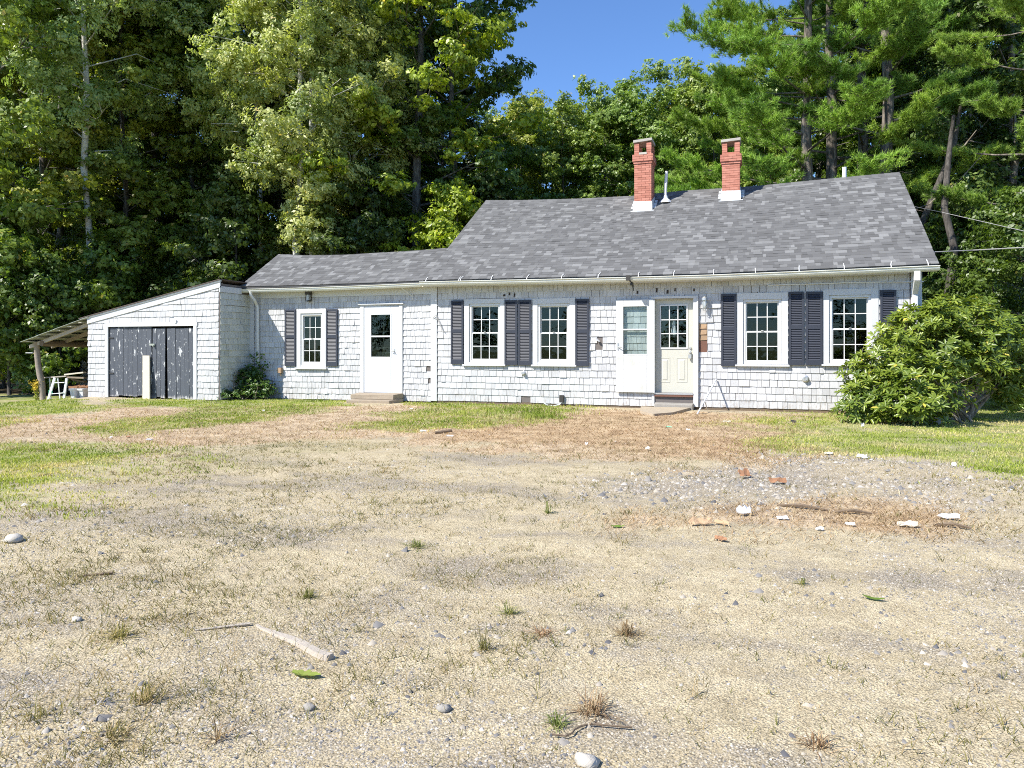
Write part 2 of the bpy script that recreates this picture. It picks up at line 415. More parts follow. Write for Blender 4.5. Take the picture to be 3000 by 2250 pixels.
mb.hexa([(XL+.01, FY+.05, 2.95), (XL+.11, FY+.05, 2.95), (XL+.11, 20.15, 2.95), (XL+.01, 20.15, 2.95), (XL+.01, WRY-.03, 3.98), (XL+.11, WRY-.03, 3.98), (XL+.11, WRY+.03, 3.98), (XL+.01, WRY+.03, 3.98)])
mb.build('wing_wall', 'under_wall', house)
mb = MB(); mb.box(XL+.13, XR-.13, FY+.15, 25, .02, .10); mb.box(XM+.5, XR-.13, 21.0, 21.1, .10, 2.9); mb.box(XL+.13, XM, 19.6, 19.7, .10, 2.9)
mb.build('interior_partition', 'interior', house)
# sill beam and foundation showing under the lowest shingles
mb = MB(); mb.box(XM+.02, XR-.02, FY-.004, FY+.1, -.06, .048); mb.box(XL+.02, XM, FY+.02, FY+.1, -.06, .018); mb.build('sill_beam', 'old_wood_dark', house)
mb = MB()
hs = [(W(*px2(x, y, 3), FY), w, h) for x, y, w, h in ((720, 522, .03, .05), (768, 510, .02, .06), (815, 520, .02, .08))]
hs += [(W(*px2(x, y, 4), FY), w, h) for x, y, w, h in ((550, 475, .02, .10), (650, 490, .025, .08), (720, 470, .015, .07), (895, 472, .018, .06), (372, 495, .02, .07))]
for (x, z), w, h in hs: mb = MB(); mb.hexa([(x-w, FY-.024, z-h/2), (x+w, FY-.024, z-h/2), (x+w*.8, FY, z-h/2), (x-w*.8, FY, z-h/2), (x-w*.6, FY-.024, z+h/2), (x+w, FY-.024, z+h/2), (x+w*.8, FY, z+h/2), (x-w*.8, FY, z+h/2)]); mb.build('split_hole', 'gap_shade', house)  # black wedges paint the dark inside split shingles

miss = []
hx, hz_ = W(*px2(1610, 962, 3), FY); miss.append((hx, hz_, .045, .10))
for cx, cy in ((1930, 1215), (1932, 1335), (1840, 1395)): x, z = W(*px2(cx, cy, 2), FY); miss.append((x, z, .05, .07))
for cx, cy in ((928, 1480), (1570, 1490)): x, z = W(*px2(cx, cy, 3), FY); miss.append((x, z, .04, .06))
front = lambda a, z, d: (a, FY-d, z)
oStorm = rect(3, 1770, 2090, 1425, 1440)
mb = MB(); mtop = lambda x: 2.93
shingles(mb, XM+.15, XR-.20, .045, mtop, .158, [tWinA, tWinB, tDoor, tWinC, tWinD, patch], front, rng, missing=miss)
mb.build('shingle_siding', 'shingle_paint', house)
mb = MB()
shingles(mb, XL+.16, XM-.03, .0, lambda x: 2.72, .152, [tWin0, tDoor0], front, rng, .06, .17, missing=miss)
mb.build('wing_siding', 'shingle_paint', house)
mb = MB(); mb.box(XL+.02, XM-.03, FY-.022, FY, 2.724, 2.93); mb.build('frieze_board', 'trim', house)
# bare wood where shingles are gone beside the door
a, b, c, d = patch; mb = MB(); hh = (d-c)/4
mb.box(a, b, FY-.012, FY+.0, c, c+hh*1.55, .7, 1)
for k in range(3):
    z = c+hh*(1.62+k*.80); mb.hexa([(a, FY-.02, z), (b-.02*k, FY-.02, z+.01), (b, FY, z), (a, FY, z), (a, FY-.006, z+hh*.72), (b-.02, FY-.006, z+hh*.70), (b, FY, z+hh*.7), (a, FY, z+hh*.7)], rng.random()*.6)
mb.build('bare_sheathing', ['raw_wood', 'red_wood'], house)
# ---- corner boards
mb = MB(); mb.box(XM-.03, XM+.14, FY-.035, FY, .03, 2.93); mb.build('corner_board', 'trim', house, bevel=.004)
mb = MB(); mb.box(XR-.18, XR+.02, FY-.035, FY, .03, 2.93); mb.box(XR+.0, XR+.03, FY+.001, FY+.16, .03, 2.95); mb.build('corner_board', 'trim', house, bevel=.004)
mb = MB(); mb.box(XL+.002, XL+.15, FY-.03, FY, .0, 2.72); mb.build('corner_board', 'trim', house, bevel=.004)

# ---- windows
def window(op, tr_, name='window', lab=None, sill=.045, cols=3, muntin_w=.020, rail=None, jambs=False):
    x0, x1, z0, z1 = op; a, b, c, d = tr_
    w = bpy.data.objects.new(name, None); C.objects.link(w); w.location = ((x0+x1)/2, FY, z0); w.parent = house; w.matrix_parent_inverse = parent_inv(house)
    if lab: w['label'] = lab
    mb = MB(); P = .035
    mb.box(a, x0, FY-P, FY, c+sill, d-.0); mb.box(x1, b, FY-P, FY, c+sill, d-.0)
    mb.box(x0, x1, FY-P-.002, FY, z1, d); mb.build('casing', 'trim', w, bevel=.004)
    mb = MB(); mb.hexa([(a-.03, FY-.085, c), (b+.03, FY-.085, c), (b+.03, FY, c), (a-.03, FY, c), (a-.03, FY-.085, c+sill-.012), (b+.03, FY-.085, c+sill-.012), (b+.03, FY, c+sill), (a-.03, FY, c+sill)])
    mb.box(x0, x1, FY-.03, FY-.001, c+sill, z0); mb.build('sill', 'trim', w, bevel=.003)
    mb = MB(); s = .05; e = .003
    X0, X1, Z0, Z1 = x0+e, x1-e, z0+e, z1-e
    mb.box(X0, X0+s, FY-.012, FY+.07, Z0, Z1); mb.box(X1-s, X1, FY-.012, FY+.07, Z0, Z1)
    mb.box(X0+s, X1-s, FY-.012, FY+.07, Z1-s, Z1); mb.box(X0+s, X1-s, FY-.012, FY+.07, Z0, Z0+s)
    mb.build('frame', 'vinyl', w, bevel=.003)
    zm = (Z0+Z1)/2-.01; A0, A1 = X0+s, X1-s
    for nm, q0, q1, y in (('upper_sash', zm, Z1-s, FY+.030), ('lower_sash', Z0+s, zm+.02, FY+.004)):
        mb = MB(); t = .028
        mb.box(A0, A0+t, y, y+.024, q0, q1); mb.box(A1-t, A1, y, y+.024, q0, q1)
        mb.box(A0+t, A1-t, y, y+.024, q1-t, q1); mb.box(A0+t, A1-t, y, y+.024, q0, q0+t)
        for i in range(1, cols):
            x = A0+t+(A1-A0-2*t)*i/cols; mb.box(x-muntin_w/2, x+muntin_w/2, y+.003, y+.02, q0+t, q1-t)
        zc = (q0+q1)/2; mb.box(A0+t, A1-t, y+.004, y+.019, zc-muntin_w/2, zc+muntin_w/2)
        so = mb.build(nm, 'vinyl', w, bevel=.002)
        mb = MB(); mb.box(A0+.01, A1-.01, y+.0105, y+.0125, q0+.01, q1-.01); mb.build('glass', 'glass', w)
    mb = MB(); xc = (A0+A1)/2; mb.box(xc-.03, xc+.03, FY-.012, FY+.003, zm+.018, zm+.03); mb.tube([(xc-.02, FY-.016, zm+.034), (xc+.025, FY-.016, zm+.03)], .006, 6); mb.build('latch', 'vinyl', w)
    if jambs:
        mb = MB(); mb.box(x0+.053, x0+.06, FY+.071, FY+.22, z0+.05, z1-.05); mb.build('inner_jamb', 'vinyl', w)
    return w
window(oWin0, tWin0, lab='narrow window in the low wing, left of the white door', muntin_w=.017, jambs=True)
window(oWinA, tWinA, lab='window nearest the corner board of the main part')
window(oWinB, tWinB, lab='window left of the open storm door')
window(oWinC, tWinC, lab='window right of the cream front door')
window(oWinD, tWinD, lab='rightmost window, partly behind the rhododendron')
def shutter(r, lab=None):
    x0, x1, z0, z1 = r; mb = MB(); s = .045; y0, y1 = FY-.058, FY-.026
    mb.box(x0, x0+s, y0, y1, z0, z1); mb.box(x1-s, x1, y0, y1, z0, z1)
    zm = z0+(z1-z0)*.52
    rails = [(z0, z0+.12), (zm-.045, zm+.045), (z1-.05, z1)]
    for a, b in rails: mb.box(x0+s, x1-s, y0+.002, y1, a, b)
    for (a, b) in ((rails[0][1], rails[1][0]), (rails[1][1], rails[2][0])):
        n = max(1, int((b-a)/.036))
        for i in range(n):
            z = a+(b-a)*i/n
            mb.hexa([(x0+s, y0+.003, z), (x1-s, y0+.003, z), (x1-s, y0+.009, z), (x0+s, y0+.009, z), (x0+s, y1-.008, z+.034), (x1-s, y1-.008, z+.034), (x1-s, y1-.002, z+.034), (x0+s, y1-.002, z+.034)])
    mb.box(x0+s, x1-s, y1-.001, y1+.003, z0+.02, z1-.02)
    mb.build('shutter', 'shutter', house, bevel=.002)
for k, q in ((2, (592, 693, 655, 1177)), (2, (973, 1078, 650, 1178)), (3, (231, 345, 570, 1158)), (3, (727, 843, 567, 1168)), (3, (853, 972, 565, 1170)),
             (3, (1380, 1505, 556, 1176)), (4, (1147, 1288, 510, 1178)), (4, (1772, 1912, 492, 1170)), (4, (1930, 2084, 490, 1170)), (5, (492, 620, 415, 1025))):
    shutter(rect(k, *q))
# ---- the wing's white storm door
def empty_part(name, loc, lab=None, par=None):
    w = bpy.data.objects.new(name, None); C.objects.link(w); w.location = loc; w.parent = par or house; w.matrix_parent_inverse = parent_inv(par or house)
    if lab: w['label'] = lab
    return w
x0, x1, z0, z1 = oDoor0; a, b, c, d = tDoor0
dr = empty_part('door', ((x0+x1)/2, FY, z0), 'white half-glazed storm door of the low wing')
mb = MB(); mb.box(a, x0, FY-.04, FY, .02, d-.03); mb.box(x1, b, FY-.04, FY, .02, d-.03); mb.box(x0, x1, FY-.042, FY, z1, d-.03); mb.box(a-.04, b+.04, FY-.08, FY, d-.028, d+.0)
mb.build('door_frame', 'trim', dr, bevel=.004)
mb = MB(); mb.box(x0, x1, FY-.05, FY+.1, z0-.0, z0+.035); mb.build('threshold', 'dark_metal', dr)
q = rect(2, 1385, 1565, 700, 1092); zz0 = z0+.045
mb = MB(); y0, y1 = FY-.026, FY+.012; e = .006
mb.box(x0+e, q[0], y0, y1, zz0, z1-e); mb.box(q[1], x1-e, y0, y1, zz0, z1-e); mb.box(q[0], q[1], y0, y1, zz0, q[2]); mb.box(q[0], q[1], y0, y1, q[3], z1-e)
mb.build('panel', 'door_white', dr, bevel=.004)
mb = MB(); t = .02; zc = q[2]+(q[3]-q[2])*.485
for r_ in ((q[0]-t, q[0]+.004, q[2]-t, q[3]+t), (q[1]-.004, q[1]+t, q[2]-t, q[3]+t)): mb.box(r_[0], r_[1], y0-.006, y1-.004, r_[2], r_[3])
mb.box(q[0]+.004, q[1]-.004, y0-.006, y1-.004, q[3]-.004, q[3]+t); mb.box(q[0]+.004, q[1]-.004, y0-.006, y1-.004, q[2]-t, q[2]+.004); mb.box(q[0]+.004, q[1]-.004, y0-.004, y1-.006, zc-.02, zc+.02)
mb.build('glazing_bead', 'vinyl', dr)
mb = MB(); mb.box(q[0], q[1], FY-.008, FY-.006, q[2], q[3]); mb.build('glass', 'glass', dr)
# inner door seen through the glass
mb = MB(); Y2 = FY+.11
mb.box(x0+.02, x1-.02, Y2, Y2+.04, z0+.03, q[2]+.13); mb.box(x0+.02, q[0]+.06, Y2, Y2+.04, q[2]+.13, z1)
mb.box(q[0]+.06, x1-.02, Y2, Y2+.04, q[3]-.10, z1)
for i in range(1, 3):
    x = q[0]+.06+(x1-q[0]-.2)*i/2.6; mb.box(x-.012, x+.012, Y2+.01, Y2+.03, q[2]+.13, q[3]-.10)
for zf in (.12, .60): mb.box(q[0]+.06, x1-.02, Y2+.011, Y2+.029, q[2]+.13+(q[3]-q[2]-.23)*(.62*zf/.6)-.01, q[2]+.13+(q[3]-q[2]-.23)*(.62*zf/.6)+.01)
mb.build('inner_door', 'door_cream', dr)
hx, hz_ = W(*px2(1603, 1040, 2), FY)
mb = MB(); mb.box(hx-.012, hx+.012, FY-.034, FY-.026, hz_-.07, hz_+.06); mb.tube([(hx, FY-.045, hz_), (hx-.04, FY-.07, hz_+.005), (hx-.09, FY-.07, hz_+.012)], [.011, .009, .007], 8); mb.tube([(hx+.0, FY-.03, hz_-.05), (hx+.02, FY-.06, hz_-.03)], .009, 6)
mb.build('handle', 'silver', dr)
# ---- front entry: recessed cream door, jambs, threshold
x0, x1, z0, z1 = oDoor; a, b, c, d = tDoor
dr = empty_part('door', ((x0+x1)/2, FY, z0), 'cream nine-pane front door, set back in its frame')
REC = .065
mb = MB(); mb.box(a, x0, FY-.03, FY, .04, d-.05); mb.box(x1, b, FY-.05, FY, .04, d-.05); mb.box(a-.02, b+.0, FY-.055, FY, d-.052, d+.0)
mb.box(b-.03, b+.005, FY-.07, FY-.051, .04, d-.06)
mb.build('door_frame', 'trim', dr, bevel=.004)
mb = MB(); mb.box(x0-.02, x0+.012, FY+.001, FY+REC+.05, z0, z1); mb.box(x1-.012, x1+.02, FY+.001, FY+REC+.05, z0, z1); mb.box(x0+.012, x1-.012, FY+.001, FY+REC+.05, z1-.012, z1+.02)
mb.build('jamb', 'door_cream', dr)
mb = MB(); mb.box(x0, x1, FY-.06, FY+REC+.05, z0+.0, z0+.035, 0, 0); mb.box(x0, x1, FY-.05, FY+.1, z0-.05, z0-.001, 0, 1)
mb.build('threshold', ['silver', 'red_wood'], dr)
Yd = FY+REC; x0 += .014; x1 -= .014; z0 += .04; z1 -= .014
q = list(rect(4, 590, 825, 620, 1005, Yd))
mb = MB(); mb.box(x0, q[0], Yd, Yd+.045, z0, z1); mb.box(q[1], x1, Yd, Yd+.045, z0, z1); mb.box(q[0], q[1], Yd, Yd+.045, z0, q[2]); mb.box(q[0], q[1], Yd, Yd+.045, q[3], z1)
for cx0, cx1 in ((580, 672), (732, 832)):
    r_ = rect(4, cx0, cx1, 1098, 1326, Yd)
    for i, (o_, y_, s_) in enumerate(((0, -.006, .012),)):
        for bb in ((r_[0], r_[0]+s_, r_[2], r_[3]), (r_[1]-s_, r_[1], r_[2], r_[3]), (r_[0]+s_, r_[1]-s_, r_[3]-s_, r_[3]), (r_[0]+s_, r_[1]-s_, r_[2], r_[2]+s_)):
            mb.box(bb[0], bb[1], Yd+y_, Yd-.0005, bb[2], bb[3])
    i_ = .045; j_ = .07
    mb.hexa([(r_[0]+i_, Yd-.0005, r_[2]+i_), (r_[1]-i_, Yd-.0005, r_[2]+i_), (r_[1]-i_, Yd-.0005, r_[3]-i_), (r_[0]+i_, Yd-.0005, r_[3]-i_),
             (r_[0]+j_, Yd-.010, r_[2]+j_), (r_[1]-j_, Yd-.010, r_[2]+j_), (r_[1]-j_, Yd-.010, r_[3]-j_), (r_[0]+j_, Yd-.010, r_[3]-j_)])
mb.build('panel', 'door_cream', dr)
mb = MB(); t = .03
mb.box(q[0]-t, q[0], Yd-.018, Yd+.03, q[2]-t, q[3]+t); mb.box(q[1], q[1]+t, Yd-.018, Yd+.03, q[2]-t, q[3]+t); mb.box(q[0], q[1], Yd-.018, Yd+.03, q[3], q[3]+t); mb.box(q[0], q[1], Yd-.018, Yd+.03, q[2]-t, q[2])
for i in (1, 2):
    x = q[0]+(q[1]-q[0])*i/3; z = q[2]+(q[3]-q[2])*i/3
    mb.box(x-.011, x+.011, Yd-.008, Yd+.02, q[2], q[3]); mb.box(q[0], q[1], Yd-.006, Yd+.018, z-.011, z+.011)
mb.build('muntins', 'vinyl', dr, bevel=.002)
mb = MB(); mb.box(q[0]-.01, q[1]+.01, Yd+.021, Yd+.024, q[2]-.01, q[3]+.01); mb.build('glass', 'pane_clear', dr)
kx, kz = W(*px2(861, 1010, 4), Yd); mb = MB(); mb.lathe((kx, Yd, kz), [(.03, 0), (.03, -.015), (.02, -.03), (.0, -.031)], 14, axis=(0, 1, 0)); mb.build('deadbolt', 'silver', dr)
kx, kz = W(*px2(860, 1062, 4), Yd); mb = MB(); mb.lathe((kx, Yd, kz+.03), [(.032, 0), (.03, -.01), (.014, -.03), (.028, -.05), (.024, -.075), (0, -.08)], 14, axis=(0, 1, 0))
mb.box(kx-.035, kx+.03, Yd-.075, Yd-.03, kz-.11, kz-.02); mb.build('handle', 'silver', dr)
# ---- open storm door folded back against the wall left of the entry
s0 = rect(3, 1755, 2098, 562, 1420, FY-.07)
g0 = rect(3, 1822, 2040, 625, 1065, FY-.07)
dr = empty_part('storm_door', (s0[1], FY-.07, s0[2]), 'white half-glazed storm door swung open flat against the shingles')
y0, y1 = FY-.095, FY-.06
mb = MB(); mb.box(s0[0], g0[0], y0, y1, s0[2], s0[3]); mb.box(g0[1], s0[1], y0, y1, s0[2], s0[3]); mb.box(g0[0], g0[1], y0, y1, s0[2], g0[2]); mb.box(g0[0], g0[1], y0, y1, g0[3], s0[3])
mb.build('panel', 'storm_paint', dr, bevel=.005)
mb = MB(); t = .02; zc = g0[2]+(g0[3]-g0[2])*.515
mb.box(g0[0]-t, g0[0], y0-.006, y1, g0[2]-t, g0[3]+t); mb.box(g0[1], g0[1]+t, y0-.006, y1, g0[2]-t, g0[3]+t); mb.box(g0[0], g0[1], y0-.006, y1, g0[3], g0[3]+t); mb.box(g0[0], g0[1], y0-.006, y1, g0[2]-t, g0[2]); mb.box(g0[0], g0[1], y0-.004, y1-.002, zc-.016, zc+.016)
mb.build('glazing_bead', 'vinyl', dr, bevel=.002)
mb = MB(); mb.box(g0[0], g0[1], FY-.075, FY-.073, g0[2], g0[3]); mb.build('glass', 'pane_clear', dr)
hx, hz_ = W(*px2(1772, 1000, 3), FY-.1)
mb = MB(); mb.box(hx-.014, hx+.014, y0-.01, y0, hz_-.07, hz_+.09); mb.tube([(hx, y0-.03, hz_+.01), (hx+.05, y0-.06, hz_), (hx+.13, y0-.055, hz_-.03)], [.010, .009, .008], 8); mb.build('handle', 'silver', dr)
mb = MB(); mb.box(s0[1]-.0, s0[1]+.03, FY-.09, FY-.002, s0[2], s0[3]-.02); mb.build('hinge_strip', 'vinyl', dr)

# ---- roofs
def shingle_roof(mb, x0, x1, P, slope_len, rng, expo=.142, ragged=.012):
    n = int(slope_len/expo)+1
    for k in range(n):
        t0 = (k*expo-.02)/slope_len; t1 = min((k*expo+expo+.02)/slope_len, 1.0)
        x = x0-rng.uniform(0, .1)
        while x < x1:
            w = rng.choice((.08, .11, .15, .19, .24))*rng.uniform(.85, 1.15)
            a, b = max(x, x0), min(x+w, x1); x += w
            if b-a < .01: continue
            up = rng.random() < .5; th = .010 if up else .005
            r_ = rng.random(); v = rng.uniform(0, .45) if r_ < .52 else rng.uniform(.4, .75) if r_ < .82 else rng.uniform(.78, 1)
            j = rng.uniform(-.002, .002)
            A = [P(a, t0, 0), P(b, t0, 0), P(b, t1, 0), P(a, t1, 0)]; B = [P(a, t0+j, th+.004), P(b, t0+j, th+.004), P(b, t1, .002), P(a, t1, .002)]
            mb.hexa(A+B, v)
rf = empty_part('roof', (-2.3, EY, 3.05), 'sagging grey shingle roof of the main part')
mb = MB(); shingle_roof(mb, -7.97, 3.36, roof_p, 5.22, rng)
mb.build('shingles', 'roofing', rf)
mb = MB(); xs = np.linspace(-7.95, 3.34, 24)
for xa, xb in zip(xs, xs[1:]):      # decking, front and back
    A = [roof_p(xa, 0, -.005), roof_p(xb, 0, -.005), roof_p(xb, 1, -.005), roof_p(xa, 1, -.005)]
    mb.hexa([(p[0], p[1], p[2]-.05) for p in A]+A)
    za, zb = ridge_z(xa)-.004, ridge_z(xb)-.004
    B = [(xa, RY, za), (xb, RY, zb), (xb, BY, 3.05), (xa, BY, 3.05)]
    mb.hexa([(p[0], p[1], p[2]-.05) for p in B]+B, .3)
mb.build('roof_deck', 'roofing', rf)
mb = MB()
for xa, xb in zip(xs, xs[1:]):
    mb.hexa([(xa, EY+.02, eave_z(xa)-.04), (xb, EY+.02, eave_z(xb)-.04), (xb, EY+.035, eave_z(xb)-.04), (xa, EY+.035, eave_z(xa)-.04), (xa, EY-.004, eave_z(xa)-.004), (xb, EY-.004, eave_z(xb)-.004), (xb, EY+.035, eave_z(xb)-.004), (xa, EY+.035, eave_z(xa)-.004)])
mb.build('drip_edge', 'drip', rf)
# ridge cap
mb = MB()
x = -7.95
while x < 3.34:
    b = min(x+.15, 3.35)
    mb.hexa([(x, RY-.13, ridge_z(x)-.075), (b, RY-.13, ridge_z(b)-.075), (b, RY+.13, ridge_z(b)-.085), (x, RY+.13, ridge_z(x)-.085), (x, RY-.02, ridge_z(x)+.022), (b, RY-.02, ridge_z(b)+.016), (b, RY+.02, ridge_z(b)+.016), (x, RY+.02, ridge_z(x)+.022)], rng.uniform(.1, .7)); x = b
mb.build('ridge_cap', 'roofing', rf)
wf = empty_part('roof', (-10.7, 16.76, 3.05), 'lower grey shingle roof of the wing')
mb = MB(); shingle_roof(mb, XL-.06, -7.96, wroof_p, 2.02, rng); mb.build('shingles', 'roofing', wf)
mb = MB(); xs2 = np.linspace(XL-.05, -7.96, 10)
for xa, xb in zip(xs2, xs2[1:]):
    A = [wroof_p(xa, 0, -.005), wroof_p(xb, 0, -.005), wroof_p(xb, 1, -.005), wroof_p(xa, 1, -.005)]
    mb.hexa([(p[0], p[1], p[2]-.05) for p in A]+A)
    B = [(xa, WRY, wridge_z(xa)-.004), (xb, WRY, wridge_z(xb)-.004), (xb, 20.4, 3.0), (xa, 20.4, 3.0)]
    mb.hexa([(p[0], p[1], p[2]-.05) for p in B]+B, .3)
mb.build('roof_deck', 'roofing', wf)
mb = MB()
for xa, xb in zip(xs2, xs2[1:]):
    mb.hexa([(xa, 16.79, weave_z(xa)-.06), (xb, 16.79, weave_z(xb)-.06), (xb, 16.81, weave_z(xb)-.06), (xa, 16.81, weave_z(xa)-.06), (xa, 16.755, weave_z(xa)-.004), (xb, 16.755, weave_z(xb)-.004), (xb, 16.81, weave_z(xb)-.004), (xa, 16.81, weave_z(xa)-.004)])
mb.build('drip_edge', 'drip', wf)
# soffits / fascia / gable rakes
def run(mb, xs, yz):     # extrude a profile (list of y, dz) along x following function zf
    for (xa, za), (xb, zb) in zip(xs, xs[1:]):
        n = len(yz)
        for i in range(n):
            y0, d0 = yz[i]; y1, d1 = yz[(i+1) % n]
            mb.face([(xa, y0, za+d0), (xb, y0, zb+d0), (xb, y1, zb+d1), (xa, y1, za+d1)])
    for (xe, ze) in (xs[0], xs[-1]): mb.face([(xe, y, ze+d) for y, d in yz])
mb = MB(); XS = [(x, eave_z(x)) for x in xs]
run(mb, XS, [(EY+.05, -.05), (EY+.075, -.05), (EY+.075, -.155), (EY+.05, -.155)])
run(mb, XS[:-1], [(EY+.077, -.13), (FY+.05, -.13), (FY+.05, -.155), (EY+.077, -.155)])
mb.build('fascia', 'trim', house)
mb = MB(); XW = [(x, weave_z(x)) for x in xs2]
run(mb, XW, [(16.82, -.06), (16.84, -.06), (16.84, -.14), (16.82, -.14)])
run(mb, XW, [(16.842, -.115), (FY+.05, -.115), (FY+.05, -.14), (16.842, -.14)])
mb.build('fascia', 'trim', house)
# K-style gutters
gp = [(.0, 0), (.0, -.10), (-.055, -.10), (-.075, -.085), (-.095, -.055), (-.095, -.03), (-.12, -.012), (-.12, 0), (-.112, 0), (-.108, -.012), (-.088, -.034), (-.070, -.080), (-.055, -.094), (-.006, -.094), (-.006, 0)]
mb = MB(); run(mb, [(x, z-.045+.0*(x)) for x, z in [(-8.03, eave_z(-7.95))]+XS[1:]+[(3.37, eave_z(3.35))]], [(EY+.05+y, d) for y, d in gp]); mb.build('gutter', 'gutter', house)
mb = MB(); run(mb, [(x, z-.065-.018*(-7.96-x)/5.5) for x, z in XW[:-1]+[(-8.0, weave_z(-8))]], [(16.82+y*.95, d*.95) for y, d in gp]); mb.build('gutter', 'gutter', house)
for cx, k in ((1895, 2), (2200, 2), (320, 3), (602, 3), (932, 3), (1252, 3), (1590, 3), (1962, 3), (708, 4), (1077, 4), (1464, 4), (1867, 4), (202, 5), (580, 5), (880, 5)):
    P_ = px2(cx, 350, k); x, z = W(P_[0], 800, EY); ez = eave_z(x)
    mb = MB(); l = rng.uniform(-.02, .02); h1 = rng.uniform(.8, 1.2)
    mb.bar((x, EY-.06, ez-.045), (x, EY-.012, ez+.02), .016, .004); mb.bar((x, EY-.012, ez+.02), (x+l+.01, EY+.09*h1, ez+.012+.07*h1), .016, .004)
    mb.build('gutter_strap', 'vinyl', house)
# downspouts
mb = MB(); gx, _ = W(*px2(268, 600, 2), 16.8); dx, _ = W(*px2(326, 900, 2), 17.0)
zt = weave_z(-13.3)-.16
mb.tube([(gx+.02, 16.77, zt+.02), (gx+.02, 16.78, zt-.10), (gx+.08, 16.86, zt-.22), (dx-.02, 17.0, zt-.33), (dx, 17.03, zt-.42), (dx, 17.03, 1.6), (dx+.02, 17.03, .55), (dx+.04, 16.97, .42)], .042, 8)
mb.build('downspout', 'vinyl', house)
mb = MB(); x, _ = W(*px2(775, 400, 5), 17.0)
mb.hexa([(x-.06, 16.70, 2.72), (x+.05, 16.70, 2.72), (x+.05, 16.80, 2.72), (x-.06, 16.80, 2.72), (x-.06, 16.70, 2.92), (x+.05, 16.70, 2.92), (x+.05, 16.80, 2.92), (x-.06, 16.80, 2.92)])
mb.hexa([(x-.05, 16.96, 2.46), (x+.05, 16.96, 2.46), (x+.05, 17.05, 2.46), (x-.05, 17.05, 2.46), (x-.06, 16.70, 2.715), (x+.05, 16.70, 2.715), (x+.05, 16.80, 2.715), (x-.06, 16.80, 2.715)])
mb.box(x-.05, x+.05, 16.961, 17.05, .2, 2.458); mb.build('downspout', 'vinyl', house, bevel=.008)
